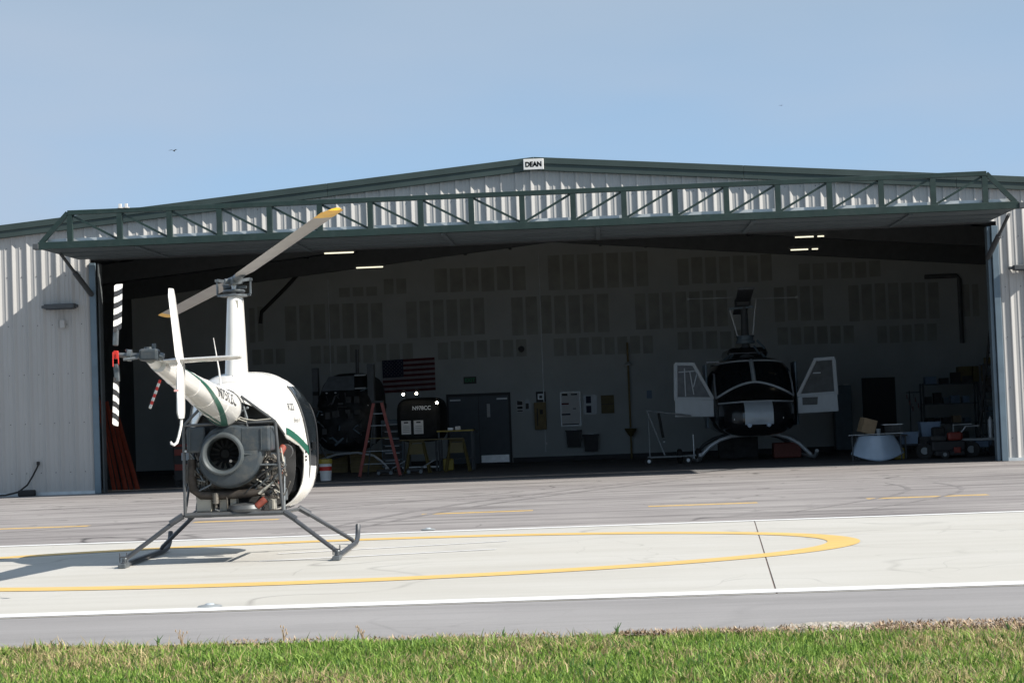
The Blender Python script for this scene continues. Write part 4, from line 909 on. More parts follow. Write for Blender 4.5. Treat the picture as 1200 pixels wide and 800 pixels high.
# ------------------------------------------------------------------ black helicopter far left
K = thing('black_helicopter', 'black helicopter standing on silver skids at the left of the hangar behind the red ladder', 'helicopter', (-7.2, 50.6, 0), R(-4))
prof = [(0, .05, 1.2, 1.35), (.15, .5, .85, 1.7), (.5, .74, .68, 2.0), (.9, .8, .62, 2.35), (1.3, .8, .62, 2.7), (1.8, .78, .65, 2.8), (3.2, .7, .8, 2.75), (4.0, .3, 1.4, 2.3), (6.5, .1, 1.8, 2.0)]
rows = []
for y, hw, zb, zt in prof:
    r_ = []
    for k in range(28):
        a = 2*math.pi*k/28; c, s = math.cos(a), math.sin(a); r_.append((hw*math.copysign(abs(c)**.55, c), y, (zb+zt)/2+(zt-zb)/2*math.copysign(abs(s)**.55, s)))
    rows.append(r_)
MB().grid(rows, True).build('fuselage', 'flatk2', K, smooth=True)
MB().add([(-.62, .72, 2.30), (.30, .72, 2.30), (.24, 1.05, 2.70), (-.48, 1.05, 2.70), (-.62, .74, 2.30), (.30, .74, 2.30), (.24, 1.07, 2.70), (-.48, 1.07, 2.70)], [(0, 1, 2, 3), (7, 6, 5, 4), (0, 4, 5, 1), (2, 6, 7, 3)]).build('windshield_pane', 'clear', K)
MB().beam((-.82, .9, .8), (-.82, .95, 2.95), .16, .2, up=(0, 1, 0)).build('side_post', 'rafter', K); MB().beam((.74, .9, .8), (.74, .95, 3.0), .18, .2, up=(0, 1, 0)).build('side_post', 'rafter', K)
MB().tube([(.22, 1.6, 2.6), (.24, 1.6, 3.45)], .05, 8).build('rotor_mast', 'rafter', K)
for z in (2.68, 2.32, 2.0): MB().box(.32, .62, .7, .8, z, z+.04).build('chrome_rail', 'tube', K)
for x, z in ((-.5, 1.65), (-.15, 1.5), (-.62, 1.45), (-.3, 1.28), (.1, 1.6), (.55, 1.9), (.42, 1.95), (.68, 1.86), (-.2, 2.24), (-.45, 2.24)): MB().ball((x, .16 if z < 1.8 else .6, z), .025, (1.3, .6, .7), 6).build('chrome_fitting', 'alu', K)
for yy in (.9, 2.6): MB().tube([(-1.1, yy, .08), (-.8, yy, .4), (-.3, yy, .55), (.3, yy, .58), (.75, yy, .48), (1.0, yy, .28), (1.18, yy, .06)], .032, 8).build('cross_tube', 'alu' if yy < 1 else 'rafter', K, smooth=True)
for s in (-1, 1.07): MB().tube([(s*1.12, .3, .14), (s*1.12, .5, .04), (s*1.12, 3.2, .04)], .035, 8).build('skid', 'alu', K, smooth=True)

r4 = random.Random(11)
for n_ in range(46):      # exposed plumbing, brackets and boxes on the stripped nose
    x, z = r4.uniform(-.75, .75), r4.uniform(.75, 2.3); y = .14 if z < 1.75 else .45
    if n_ % 3: MB().tube([(x, y, z), (x+r4.uniform(-.15, .15), y-.05, z+r4.uniform(-.2, .2)), (x+r4.uniform(-.3, .3), y+.02, z+r4.uniform(-.3, .3))], r4.choice((.012, .02, .03)), 6).build('nose_pipe', r4.choice(('rafter', 'dull', 'greyc', 'base', 'hub')), K, smooth=True)
    else: MB().box(x-.07, x+.07, y-.06, y+.1, z-.05, z+r4.uniform(.04, .14)).build('nose_box', r4.choice(('dull', 'base', 'flatk')), K, bev=.01)
# second black aircraft: an engine-less black fuselage on a work stand
Q = thing('black_fuselage', 'black helicopter fuselage with white registration and two papers taped on, beside the red ladder', 'helicopter', (-5.1, 51.2, 0), 0)
rows = []
for y, hw, zb, zt in ((0, .50, .92, 1.85), (.06, .58, .84, 1.95), (.5, .64, .80, 2.02), (1.8, .64, .82, 2.05), (2.6, .4, 1.1, 1.9)):
    r_ = []
    for k in range(28):
        a = 2*math.pi*k/28; c, s = math.cos(a), math.sin(a); r_.append((hw*math.copysign(abs(c)**.45, c), y, (zb+zt)/2+(zt-zb)/2*math.copysign(abs(s)**.45, s)))
    rows.append(r_)
MB().grid(rows, True).add(rows[0], [tuple(range(28))]).add(rows[-1], [tuple(range(28))]).build('fuselage', 'flatk', Q, smooth=True)
put_text('registration', 'N978CC', .15, 'alu', Q, lambda v: (.10+v.x, -.012, 1.73+v.y), bold=.002, width=.50)
for x in (-.47, -.13):
    p_ = box('taped_paper', 'paper', x, x+.26, -.022, -.012, 1.03, 1.40, Q); box('paper_print', 'base', x+.07, x+.19, -.025, -.0225, 1.33, 1.37, p_)
    for k in range(4): box('paper_print', 'dull', x+.04, x+.22, -.025, -.0225, 1.24-.05*k, 1.25-.05*k, p_)
for x in (-.45, .45):
    for y in (.2, 1.8): MB().beam((x, y, 0), (x, y, .84), .05).build('stand_leg', 'rafter', Q)
MB().beam((-.5, .2, .12), (.5, .2, .12), .04).build('stand_rail', 'alu', Q)
t = thing('glare_bulb', 'first glowing bulb put in for a glare reflection, left of the two above the black registration', 'lamp', (-5.46, 50.9, 2.12), group='glowing bulbs put in for glare by the black fuselage')
MB().ball((0, 0, 0), .035, n=10).build('bulb', 'spot', t); MB().tube([(0, .05, .02), (0, .1, .12)], .03, 8).build('glare_holder', 'base', t); MB().tube([(0, .1, .1), (.0, .6, .1), (0, .75, -.2)], .012, 6).build('glare_arm', 'rafter', t)  # bulb, holder and arm are added; the bright spots are glare reflections
l2 = copy_tree(t); l2.location = (-5.10, 50.9, 2.13); l2['label'] = 'brightest glowing bulb put in for glare straight above the black registration'
l3 = copy_tree(t); l3.location = (-4.55, 50.9, 1.86); l3['label'] = 'lowest glowing bulb put in for glare, between the black fuselage and the double door'

# ------------------------------------------------------------------ workshop goods, left
L_ = thing('step_ladder', 'red fibreglass step ladder standing open beside the black helicopter', 'step ladder', (-5.72, 47.2, 0))
for s in (-1, 1):
    MB().beam((s*.52, 0, .0), (s*.10, 0, 1.88), .075, .05, up=(0, 1, 0)).build('side_rail', 'ladder', L_)
    MB().beam((s*.44, 1.0, .0), (s*.09, .12, 1.84), .035, .025, up=(0, 1, 0)).build('rear_rail', 'hub', L_)
    MB().box(s*.54-.05, s*.54+.05, -.04, .04, 0, .03).build('ladder_foot', 'rubber', L_)
for k, z in enumerate((.32, .64, .96, 1.28, 1.58)): MB().box(-(.52-.42*z/1.88), .52-.42*z/1.88, -.01, .06 if k != 2 else .08, z, z+.025).build('ladder_step', 'hub' if k != 2 else 'ocher', L_)
MB().box(-.14, .14, -.05, .22, 1.86, 1.92).build('ladder_cap', 'base', L_, bev=.01)
MB().beam((-.30, .5, .9), (-.27, .02, .9), .02).build('spreader', 'alu', L_)
t = thing('bucket', 'white bucket with a yellow top at the left, just past the small helicopter', 'bucket', (-6.84, 45.5, 0))
MB().lathe([(.001, 0), (.13, 0), (.155, .40), (.165, .40), (.165, .42), (.14, .42), (.14, .1)], n=20).build('bucket_body', 'paper', t, smooth=True)
MB().lathe([(.157, .40), (.175, .42), (.17, .52), (.001, .54)], n=20).build('bucket_lid', 'yellow', t, smooth=True); MB().lathe([(.146, .24), (.152, .34)], n=20).build('bucket_label', 'red', t)
cardspot = [(-6.6, 53, .0, 1.3, .62, 'wide tan crate behind the red ladder'), (-7.9, 53.5, .0, 1.0, .55, 'tan crate under the black helicopter at far left')]
for x, y, z, wd, h, lab in cardspot:
    t = thing('wooden_crate', lab, 'crate', (x, y, z), group='tan crates behind the black helicopter')
    for k in range(4): MB().box(-wd/2, wd/2, -.02, .0, k*h/4+.005, (k+1)*h/4-.005).build('crate_slat', 'wood', t)
    MB().box(-wd/2, wd/2, .0, .5, 0, h).build('crate_body', 'card', t); 
for i, (x, y, lab) in enumerate(((-5.0, 49.6, 'left yellow sawhorse under the long work board'), (-3.95, 49.8, 'right yellow sawhorse in front of the blue double door'))):
    t = thing('sawhorse', lab, 'sawhorse', (x, y, 0), group='yellow folding sawhorses')
    for s in (-1, 1):
        for q in (-1, 1): MB().beam((s*.17, q*.15, .80), (s*.32, q*.28, 0), .05, .03).build('leg', 'ocher', t)
    MB().box(-.20, .20, -.05, .05, .80, .86).build('top_rail', 'ocher', t); MB().prism([(-.16, .78), (.16, .78), (.22, .5), (-.22, .5)], -.17, -.15).build('brace_panel', 'ocher', t)
t = thing('work_board', 'long narrow board with yellow edge laid over the sawhorses', 'board', (-4.5, 49.7, .865))
MB().box(-.95, .75, -.3, .3, 0, .03).build('board_top', 'base', t); MB().box(-.95, .75, -.315, -.301, 0, .028).build('board_edge', 'ocher', t)
for i, (x0, mt_, lab) in enumerate(((-.9, 'bluebin', 'small blue box on the work board end'), (.55, 'paper', 'small white carton on the work board'))):
    pass
t = thing('work_table', 'table with a yellow edge in front of the double door, cartons on it', 'table', (-4.05, 51.5, 0))
MB().box(-.55, .45, -.4, .4, 1.06, 1.10).build('tabletop', 'yellow', t)
for s in (-.5, .4):
    for q in (-.35, .35): MB().beam((s, q, 0), (s, q, 1.06), .045).build('leg', 'rafter', t)
MB().box(-.5, .4, -.35, .35, .3, .33).build('shelf', 'rafter', t)
tag(box('carton', 'paper', -4.10, -3.96, 51.2, 51.35, 1.105, 1.20), 'white carton on the yellow-edged table, right one', 'carton')
tag(box('carton', 'alu', -4.30, -4.16, 51.2, 51.35, 1.105, 1.17), 'low grey carton on the yellow-edged table, left one', 'carton')
t = thing('yellow_can', 'yellow canister on the floor beneath the yellow-edged table', 'canister', (-4.25, 50.4, 0)); MB().box(-.14, .14, -.1, .1, .03, .34).build('can_body', 'yellow', t, bev=.03); MB().box(-.06, .06, -.02, .02, .34, .40).build('can_handle', 'base', t, bev=.01)
for i, (x, y, lab) in enumerate(((-5.75, 48.6, 'small wheeled jack on the floor right under the red ladder'), (-5.0, 48.9, 'low floor jack between ladder and sawhorse'))):
    t = thing('floor_jack', lab, 'jack', (x, y, 0), group='floor jacks')
    MB().box(-.22, .22, -.12, .12, .05, .16).build('jack_body', 'base', t, bev=.03); MB().beam((.1, 0, .12), (.5, .2, .35), .03).build('jack_arm', 'hub', t)
    for s in (-.16, .16): MB().tube([(s, -.14, .06), (s, -.12, .06)], .05, 10).build('jack_wheel', 'hub', t)
# orange rack beams leaning inside the left jamb
for i in range(7):
    t = thing('rack_beam', 'orange steel rack beam leaning in the bundle inside the left jamb, %s' % ('leftmost', 'second from left', 'third from left', 'middle one', 'third from right', 'second from right', 'rightmost')[i], 'rack beam', (-11.55+i*.095, 43.6+.12*(i % 3), 0), group='orange beams leaning by the left jamb')
    tp = Vector((-.62-.012*i, 1.0, 2.30-.10*i-.06*(i % 2)))
    MB().beam((0, 0, 0), tp, .075, .05, up=(0, 1, 0)).build('beam_web', 'orange', t); MB().beam((0.02, -.03, 0), tp+Vector((.02, -.03, 0)), .012, .03, up=(0, 1, 0)).build('beam_flange', 'hose', t)
t = thing('tool_cart', 'red tool cart at far left behind the small helicopter tail', 'tool cart', (-10.2, 45.4, 0))
MB().box(-.30, .22, -.2, .2, .14, .95).build('cart_body', 'dull', t, bev=.02); MB().box(-.31, .23, -.22, .22, .95, 1.02).build('cart_top', 'ladder', t, bev=.01)
for k in range(4): MB().box(-.27, .19, -.215, -.20, .2+.18*k, .35+.18*k).build('drawer', 'ladder' if k % 2 else 'base', t)
for x in (-.22, .14):
    MB().tube([(x, -.2, .07), (x, -.16, .07)], .07, 12).build('caster', 'rubber', t)
MB().box(-.10, .08, -.225, -.216, .62, .80).build('wire_rack', 'alu', t)

# ------------------------------------------------------------------ flag and wall goods
F = thing('flag', 'stars and stripes flag hung on the back wall above the black fuselage', 'flag', (-6.12, Y1-.05, 2.86), R(0))
tl = .012
for k in range(13):
    z1 = .515-k*1.03/13; mb = MB(); n = 24; rows = []
    x0 = -.83 if k > 6 else -.83+.665
    for zz in (z1, z1-1.03/13): rows.append([(x0+(.83-x0)*j/n, -.03+.020*math.sin((x0+(.83-x0)*j/n)*9)+.010*math.sin((x0+(.83-x0)*j/n)*21), zz+.02*((x0+(.83-x0)*j/n)/.83)) for j in range(n+1)])
    mb.grid(rows).build('stripe', 'fred' if k % 2 == 0 else 'fwhite', F)
rows = [[(-.83+.665*j/10, -.034+.020*math.sin((-.83+.665*j/10)*9)+.010*math.sin((-.83+.665*j/10)*21), z+.02*((-.83+.665*j/10)/.83)) for j in range(11)] for z in (.515, .515-7*1.03/13)]
cant = MB().grid(rows).build('canton', 'navy', F)
mb = MB()
for r_ in range(9):
    for c in range(6 if r_ % 2 == 0 else 5):
        sx, sz = -.83+.055+.111*c+(.0555 if r_ % 2 else 0), .515-.055-.0554*r_; sv = []
        for q in range(10):
            a = math.pi/2+q*math.pi/5; rr = .021 if q % 2 == 0 else .008; sv.append((sx+rr*math.cos(a), -.068, sz+rr*math.sin(a)))
        mb.add(sv, [tuple(range(10))])
o = mb.build('star', 'fwhite', cant); o['kind'] = 'stuff'
yw = Y1-.006
def flat(nm, mt_, x0, x1, z0, z1, lab, cat, dp=.02, **k): return tag(box(nm, mt_, x0, x1, yw-dp, yw, z0, z1, **k), lab, cat)
t = flat('exit_sign', 'base', -4.40, -4.0, 2.52, 2.74, 'dim green exit sign above the double door', 'sign', .05); put_text('sign_lettering', 'EXIT', .16, 'exit', t, lambda v: (-4.2+v.x, yw-.056, 2.63+v.y), bold=.003)
t = flat('notice_sheet', 'paper', -2.76, -2.56, 1.57, 1.92, 'white notice sheets on the wall right of the double door', 'notice', .008)
for k, (a, b) in enumerate(((.22, .33), (.10, .18), (.02, .06))): MB().add([(-2.745, yw-.010, 1.57+a), (-2.575, yw-.010, 1.57+a), (-2.575, yw-.010, 1.57+b), (-2.745, yw-.010, 1.57+b+.03*(k == 0))], [(0, 1, 2, 3)]).build('notice_print', 'dull', t)
t = flat('notice_sheet', 'bellw', -2.50, -2.34, 1.62, 1.93, 'greyish notice sheet to the right of the white notices', 'notice', .008); MB().add([(-2.48, yw-.010, 1.66), (-2.38, yw-.010, 1.66), (-2.38, yw-.010, 1.84), (-2.48, yw-.010, 1.84)], [(0, 1, 2, 3)]).build('notice_print', 'dull', t)
t = flat('picture_frame', 'base', -2.14, -1.84, 1.86, 2.19, 'black framed picture above the tall yellow cabinet', 'picture', .03); box('picture', 'alu', -2.09, -1.90, yw-.034, yw-.031, 1.94, 2.12, t); box('picture_detail', 'dull', -2.04, -1.95, yw-.037, yw-.035, 1.98, 2.07, t)
t = flat('wall_cabinet', 'wood', -2.21, -1.84, 1.0, 1.85, 'tall tan cabinet on the wall under the black picture frame', 'cabinet', .16, bev=.01); box('cabinet_handle', 'base', -2.13, -2.10, yw-.18, yw-.161, 1.12, 1.66, t); box('cabinet_label', 'dull', -2.04, -1.94, yw-.165, yw-.161, 1.48, 1.62, t)
t = flat('whiteboard', 'alu', -1.39, -.75, 1.07, 2.15, 'tall grey whiteboard with writing above the left black bin', 'whiteboard', .03); box('board_face', 'paper', -1.36, -.78, yw-.034, yw-.031, 1.10, 2.12, t)
for a, b, c, d, q in ((-1.35, -1.12, 1.75, 1.80, 'fred'), (-1.35, -1.08, 1.42, 1.47, 'navy'), (-1.34, -.82, 1.12, 1.15, 'navy'), (-1.33, -1.15, 2.02, 2.10, 'dull'), (-1.05, -.85, 2.04, 2.09, 'dull'), (-1.0, -.9, 1.6, 1.63, 'dull')): box('board_writing', q, a, b, yw-.037, yw-.035, c, d, t)
t = flat('poster', 'bellw', -.66, -.24, 1.42, 2.03, 'pale poster pair with two dark blue pictures', 'poster', .01)
for z in (1.47, 1.77): box('poster_picture', 'navy', -.58, -.42, yw-.014, yw-.011, z, z+.22, t)
t = flat('notice_board', 'ocher', -.11, .30, 1.43, 2.0, 'yellow-brown notice board right of the pale posters', 'notice board', .03); MB().box(-.11, .30, yw-.034, yw-.031, 1.71, 1.725).build('board_divider', 'dull', t)
for x, z, lab in ((-1.25, .42, 'left black wall bin under the whiteboard'), (-.72, .27, 'right black wall bin, lower one under the posters')):
    t = thing('wall_bin', lab, 'bin', (x+.25, yw-.16, z), group='black bins below the whiteboard')
    MB().add([(-.2, -.14, 0), (.2, -.14, 0), (.2, .15, 0), (-.2, .15, 0), (-.24, -.15, .48), (.24, -.15, .48), (.24, .15, .48), (-.24, .15, .48)], [(3, 2, 1, 0), (0, 1, 5, 4), (1, 2, 6, 5), (2, 3, 7, 6), (3, 0, 4, 7)]).build('bin_body', 'base', t)
    MB().box(-.26, .26, -.165, .15, .48, .53).build('bin_lid', 'base', t, bev=.01); MB().box(-.08, .10, -.17, -.15, .53, .545).build('lid_glint', 'alu', t)
t = thing('emergency_shower', 'brown safety shower pipe with an eyewash bowl on the back wall', 'eyewash', (.78, Y1-.12, 0))
MB().tube([(0, 0, 0), (0, 0, 3.62)], .030, 10).build('riser_pipe', 'wood', t); MB().tube([(0, 0, 3.0), (0, -.35, 3.0)], .025, 8).build('shower_arm', 'wood', t)
MB().lathe([(.001, .68), (.06, .70), (.17, .88), (.19, .94), (.17, .94), (.05, .80)], (0, -.2, 0), n=20).build('eyewash_bowl', 'ocher', t, smooth=True); MB().tube([(-.14, -.2, .95), (.14, -.2, .95)], .02, 6).build('eyewash_spout', 'alu', t)
MB().lathe([(.02, 3.0), (.13, 2.92), (.13, 2.90), (.001, 2.90)], (0, -.35, 0), n=18).build('shower_head', 'alu', t)
t = thing('wall_fan', 'small round dark device high on the wall left of the large helicopter', 'wall device', (-2.55, yw, 3.55)); MB().lathe([(.001, -.08), (.08, -.07), (.10, -.02), (.10, 0)], (0, 0, 0), 'y', 16).build('device_body', 'base', t)
tag(box('blue_sticker', 'bluebin', 1.33, 1.49, yw-.006, yw, 1.85, 2.1), 'small blue sign on the wall above the tow frame', 'sign')
tag(box('wall_outlet', 'paper', -1.9, -1.84, yw-.01, yw, .52, .60), 'small white wall outlet below the tan cabinet', 'outlet')

# ------------------------------------------------------------------ middle and right floor goods
t = thing('tow_frame', 'silver A-shaped tow frame on small wheels left of the large helicopter', 'tow frame', (1.5, 49.2, 0))
for a, b, r_ in (((-.42, 0, 1.42), (.75, .1, 1.25), .022), ((-.40, 0, 1.40), (.02, 0, .25), .022), ((-.36, .5, 1.40), (-.36, .5, .22), .016), ((-.42, 0, .20), (.75, 0, .20), .022), ((-.1, .2, 1.35), (0, .2, .7), .035), ((-.42, .5, .2), (.75, .5, .2), .02), ((.02, 0, .6), (.0, .2, .62), .03)): MB().tube([a, b], r_, 8).build('frame_tube', 'tube' if r_ != .035 else 'rubber', t)
for x in (-.40, .62):
    MB().tube([(x, -.04, .10), (x, .04, .10)], .10, 14).build('wheel', 'rubber', t); MB().tube([(x, -.045, .10), (x, -.041, .10)], .045, 10).build('wheel_hub', 'alu', t)
t = thing('engine_cowling', 'pale blue curved cowling propped on a low stand at the sunlit floor edge', 'cowling', (6.50, 45.4, .03))
rows = []
for i in range(13):
    v = i/12; r_ = []
    for j in range(25):
        u = j/24*2-1; wd = .42+.22*(1-v)**.9; r_.append((u*wd*(1.0), -.34*(1-u*u)-.10*(1-v)+.25, .15*(u*u)+v*(.58-.15*u*u) - .03*(1-abs(u))*(1-v)))
    rows.append(r_)
MB().grid(rows).build('cowling_skin', 'cowl', t, smooth=True, sol=.012)
s_ = MB().tube([(-.68, .1, .60), (.62, .1, .62)], .011, 8).build('stand_bar', 'alu', t)
for x in (-.60, .56): MB().tube([(x, .1, .60), (x, .1, -.02)], .016, 6).build('stand_leg', 'rafter', t)
t = thing('cart_bench', 'low cluttered metal bench behind the pale blue cowling', 'bench', (6.6, 46.6, 0))
MB().box(-.5, .75, -.3, .3, .56, .60).build('bench_top', 'base', t)
for x in (-.45, .70):
    for y in (-.25, .25): MB().beam((x, y, 0), (x, y, .56), .04).build('leg', 'rafter', t)
tag(MB().box(-.17, .17, -.17, .17, 0, .36).box(-.174, .174, -.03, .03, -.002, .362).build('cardboard_box', 'card', bev=.004), 'brown cardboard box tilted on the bench above the cowling', 'box'); o = bpy.data.objects['cardboard_box']; o.location = (6.36, 46.5, .66); o.rotation_euler = (.05, .28, .2)
t = thing('glass_jar', 'clear plastic cup beside the cardboard box on the bench', 'cup', (6.66, 46.35, .60)); MB().lathe([(.001, 0), (.04, 0), (.055, .16), (.05, .16), (.037, .01)], n=14).build('cup_body', 'bellw', t)
t = thing('tool_tray', 'thin grey tray raised above the bench', 'tray', (7.0, 46.6, .74)); MB().box(-.22, .26, -.15, .15, .10, .12).build('tray_plate', 'alu', t); MB().box(-.16, .20, -.1, .1, -.14, .10).build('tray_base', 'dull', t)
t = thing('tall_cabinet', 'tall blue-grey metal cabinet behind the right cockpit door', 'cabinet', (7.25, 57.6, 0))
MB().box(-.30, .22, -.25, .25, .05, 2.0).build('cabinet_body', 'greyc', t, bev=.01); MB().box(-.28, -.05, -.265, -.252, .08, 1.96).build('cabinet_door', 'greyc', t); MB().box(-.03, .20, -.265, -.252, .08, 1.96).build('cabinet_door', 'greyc', t); MB().box(.0, .15, -.29, -.255, 2.01, 2.05).build('top_lamp', 'paper', t)
t = thing('ribbon_rack', 'rack hung with red and white warning ribbons beside the dark doorway', 'ribbon rack', (9.0, 56, 0))
MB().tube([(0, 0, 0), (0, 0, 1.75)], .02, 6).beam((-.1, 0, 1.70), (.3, 0, 1.70), .03).build('rack_pole', 'rafter', t)
for k in range(10):
    x = -.08+.04*k; MB().box(x-.013, x+.013, -.03, -.022, 1.65-.09*(k % 5)-.14, 1.65-.09*(k % 5)).build('ribbon', 'fwhite' if k % 2 else 'ladder', t)
# pole shelves
def rack(x, y, wd, h, ns, lab, goods):
    t = thing('shelf_rack', lab, 'shelving', (x, y, 0), group='dark shelving along the right side')
    for a in (-wd/2, wd/2):
        for b in (-.25, .25): MB().beam((a, b, 0), (a, b, h), .05).build('upright', 'rafter', t)
    for k in range(ns): MB().box(-wd/2, wd/2, -.28, .28, .15+(h-.2)*k/(ns-1), .18+(h-.2)*k/(ns-1)).build('shelf', 'rafter', t)
    r3 = random.Random(int(x*10)); placed = []
    for k in range(ns):
        z = .182+(h-.2)*k/(ns-1); xx = -wd/2+.08
        while xx < wd/2-.25:
            ww, hh = r3.uniform(.14, .34), r3.uniform(.12, .34); c = r3.choice(('dull', 'dull', 'greyc', 'card', 'base', 'bluebin', 'ocher'))
            cn = {'dull': 'dark', 'greyc': 'blue-grey', 'card': 'brown', 'base': 'black', 'bluebin': 'blue', 'ocher': 'yellow'}[c]
            o = box('storage_box', c, x+xx, x+xx+ww, y-.22, y+.1, z, z+hh, bev=.008)
            nb = sum(1 for q in placed if q == k); placed.append(k)
            tag(o, '%s storage box, %s from the left on the %s shelf of %s' % (cn, ('first', 'second', 'third', 'fourth', 'fifth', 'sixth', 'seventh', 'eighth')[nb], ('bottom', 'second', 'third', 'top')[k], goods), 'box', 'boxes on %s' % goods); xx += ww+r3.uniform(.02, .12)
rack(10.25, 56.5, 1.6, 1.95, 4, 'low dark shelf rack against the right part of the back wall', 'the low shelf rack')
rack(10.75, 51.0, 1.2, 2.35, 4, 'tall dark shelf rack beside the right jamb', 'the tall shelf rack')
tag(MB().beam((9.75, 50.1, 0), (10.35, 50.5, 3.4), .07, .03).beam((9.35+.8, 50.0, 0), (10.75, 50.4, 3.4), .07, .03).build('extension_ladder', 'dull'), 'long dark ladder leaning against the tall shelf rack', 'ladder'); lad = bpy.data.objects['extension_ladder']
for k in range(11):
    f_ = (k+.5)/11; MB().beam((9.75+.6*f_, 50.1+.4*f_, 3.4*f_), (10.15+.6*f_, 50.0+.4*f_, 3.4*f_), .03).build('rung', 'dull', lad)
Mw = thing('ride_on_mower', 'red and black ride-on mower facing the opening on the right', 'mower', (8.25, 46.0, 0))
MB().box(-.40, .35, -.35, .5, .16, .42).build('mower_body', 'base', Mw, bev=.05); MB().box(-.05, .28, -.42, -.2, .42, .62).build('mower_hood', 'ladder', Mw, bev=.05)
MB().box(-.35, .30, -.55, -.30, .06, .18).build('mower_deck', 'base', Mw, bev=.03); MB().box(-.42, -.08, -.4, -.1, .42, .54).build('mower_engine', 'dull', Mw, bev=.03); MB().box(.05, .20, -.58, -.45, .12, .26).build('mower_bumper', 'ladder', Mw, bev=.02)
MB().box(-.28, .0, .15, .5, .45, .75).build('mower_seat', 'rubber', Mw, bev=.05)
for x, y, r_ in ((-.52, -.1, .19), (.50, -.15, .19), (-.16, -.62, .10)):
    MB().tube([(x-.02, y-.07, r_), (x+.02, y+.07, r_)], r_, 18).build('wheel', 'rubber', Mw); MB().tube([(x-.02, y-.085, r_), (x-.02, y-.072, r_)], r_*.45, 14).build('wheel_rim', 'tube', Mw)
MB().tube([(.25, 0, .5), (.42, 0, .74), (.72, 0, .75)], .018, 6).build('mower_bar', 'alu', Mw)
Mw.scale = (1.08, 1, 1)
t = thing('push_cart', 'grey cart with a raised handle at the far right of the opening', 'cart', (9.0, 46.8, 0))
MB().box(-.35, .55, -.25, .25, .38, .44).build('cart_deck', 'alu', t, bev=.01); MB().tube([(-.45, 0, .42), (-.45, 0, .78), (.0, 0, .79)], .016, 6).build('cart_handle', 'alu', t)
for x in (-.25, .45):
    MB().tube([(x, -.27, .12), (x, -.22, .12)], .12, 14).build('wheel', 'rubber', t); MB().beam((x, -.2, .12), (x, -.2, .38), .03).build('cart_leg', 'rafter', t)
MB().box(.05, .35, -.2, .1, .22, .37).build('lower_tray', 'bluebin', t)
t = thing('gas_bottle', 'thin pale gas bottle standing at the right jamb', 'gas bottle', (9.42, 46.6, .44)); MB().lathe([(.001, 0), (.06, 0), (.06, .42), (.03, .48), (.02, .52), (.001, .52)], n=14).build('bottle_body', 'alu', t, smooth=True); MB().tube([(0, 0, .50), (.06, 0, .53)], .014, 6).build('valve', 'base', t)
for x0, x1, z0, z1, y, c, lab in ((7.20, 7.66, .36, .63, 46.8, 'bluebin', 'lower blue-grey tub behind the mower, left one'), (7.76, 8.24, .52, .86, 47.0, 'bluebin', 'upper blue-grey tub behind the mower, right one')):
    t = thing('storage_tub', lab, 'tub', ((x0+x1)/2, y, z0), group='blue tubs behind the mower'); w2 = (x1-x0)/2; h = z1-z0
    MB().add([(-w2*.9, -.2, 0), (w2*.9, -.2, 0), (w2*.9, .2, 0), (-w2*.9, .2, 0), (-w2, -.22, h), (w2, -.22, h), (w2, .22, h), (-w2, .22, h)], [(3, 2, 1, 0), (0, 1, 5, 4), (1, 2, 6, 5), (2, 3, 7, 6), (3, 0, 4, 7)]).build('tub_body', c, t); MB().box(-w2-.02, w2+.02, -.24, .24, h, h+.02).build('tub_lid', c, t)
t = thing('low_table', 'low dark table carrying the two blue tubs', 'table', (7.75, 46.95, 0)); MB().box(-.65, .62, -.3, .35, .32, .355).build('tabletop', 'rafter', t); MB().box(-.05, .6, -.2, .3, .356, .515).build('riser', 'dull', t)
for x in (-.6, .57):
    for y in (-.25, .3): MB().beam((x, y, 0), (x, y, .32), .04).build('leg', 'rafter', t)
for x, y, lab in ((7.10, 46.2, 'yellow jug beside the cowling, left of the mower'), ):
    t = thing('yellow_jug', lab, 'jug', (x, y, 0)); MB().box(-.13, .13, -.1, .1, .0, .28).build('jug_body', 'yellow', t, bev=.03); MB().tube([(.05, 0, .28), (.05, 0, .34)], .03, 8).build('jug_cap', 'base', t); MB().box(-.2, -.02, -.08, .08, .30, .36).build('jug_rag', 'ocher', t, bev=.02)
for x, c, lab in ((11.15, 'ocher', 'yellow carton on top of the low shelf rack'), (10.72, 'ocher', 'wide dull yellow carton near the top of the low shelf rack')):
    tag(box('carton', c, x-.2, x+.2, 56.3, 56.7, 1.96 if x > 11 else 1.985, 2.42, bev=.01), lab, 'carton')
tag(box('red_tub', 'hose', 4.6, 5.35, 52.0, 52.6, 0, .42, bev=.03), 'dark red tub on the floor under the large helicopter', 'tub')
tag(box('pallet_goods', 'dull', 3.2, 4.3, 53.6, 54.4, 0, .62, bev=.03), 'dark pack of goods on the floor beneath the large helicopter', 'goods')
for i, (x, y) in enumerate(((-1.68, 47.2),)): pass

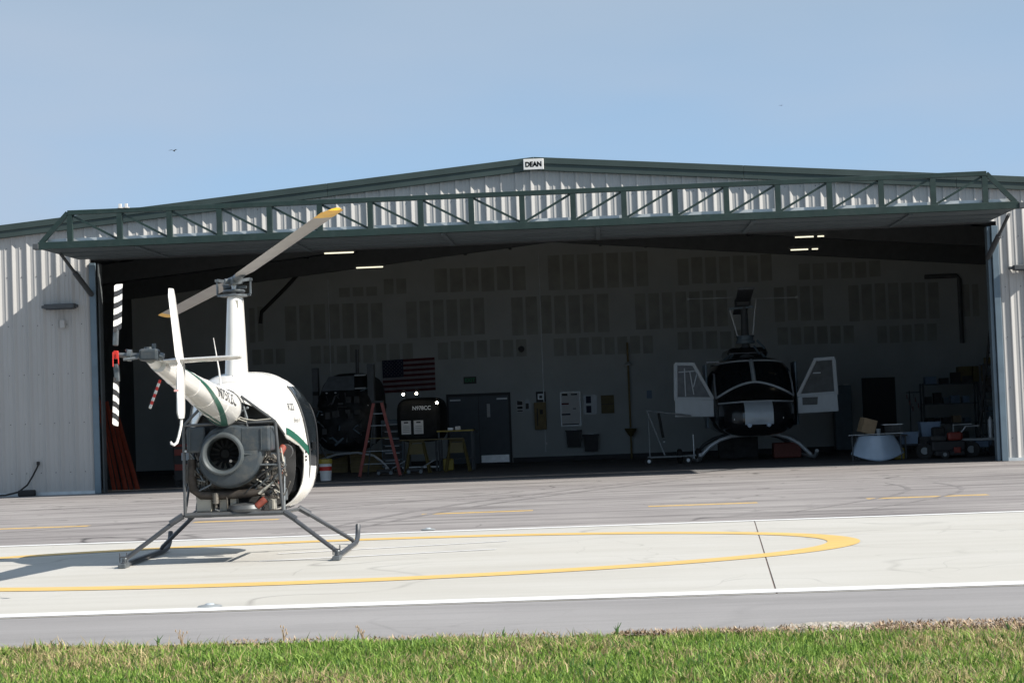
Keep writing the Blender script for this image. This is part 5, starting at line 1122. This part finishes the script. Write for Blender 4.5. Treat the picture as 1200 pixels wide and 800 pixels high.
# more shop equipment in the dark left half
t = thing('tool_chest', 'dark rolling tool chest with pale drawer pulls behind the red ladder', 'tool chest', (-5.95, 52.4, 0))
MB().box(-.3, .3, -.25, .25, .12, 1.45).build('chest_body', 'greyc', t, bev=.02)
for k in range(6): MB().box(-.27, .27, -.265, -.252, .16+.2*k, .34+.2*k).build('drawer', 'dull', t); MB().box(-.2, .2, -.28, -.266, .31+.2*k, .325+.2*k).build('drawer_pull', 'alu', t)
for x in (-.22, .22): MB().tube([(x, -.2, .06), (x, -.15, .06)], .06, 10).build('caster', 'rubber', t)
t = thing('engine_hoist', 'dark engine hoist with a raised boom at the left of the shop floor', 'hoist', (-8.7, 49.5, 0))
for a, b in (((-.4, -.6, .08), (-.15, .5, .08)), ((.4, -.6, .08), (.15, .5, .08)), ((-.2, .5, .08), (.2, .5, .08)), ((0, .5, .08), (0, .5, 1.6)), ((0, .5, 1.55), (0, -.7, 2.1))): MB().beam(a, b, .07).build('hoist_beam', 'rafter', t)
MB().tube([(0, .45, .7), (0, -.1, 1.75)], .04, 8).build('hoist_ram', 'alu', t); MB().tube([(0, -.68, 2.08), (0, -.68, 1.7)], .012, 6).build('hoist_chain', 'alu', t)
for i, x in enumerate((-9.35, -9.1)):
    t = thing('gas_cylinder', 'tall %s gas cylinder near the left side of the shop' % ('dark green' if i == 0 else 'dull grey'), 'gas cylinder', (x, 51.5, 0), group='gas cylinders at the left')
    MB().lathe([(.001, 0), (.11, 0), (.11, 1.15), (.08, 1.28), (.035, 1.33), (.03, 1.42), (.001, 1.42)], n=16).build('cylinder_body', 'green' if i == 0 else 'greyc', t, smooth=True); MB().box(-.04, .04, -.03, .03, 1.42, 1.47).build('cylinder_valve', 'alu', t)
# conduits and girt seams on the back wall
for x in (-8.6, -1.9): MB().tube([(x, Y1-.03, .3), (x, Y1-.03, roofz(x)-.5)], .018, 6).build('wall_conduit', 'alu' if x < 0 else 'greyc', hang)
for x, z in ((-8.6, 1.2), (-1.9, 1.3)): box('conduit_box', 'greyc', x-.06, x+.06, Y1-.07, Y1-.01, z, z+.14, hang)
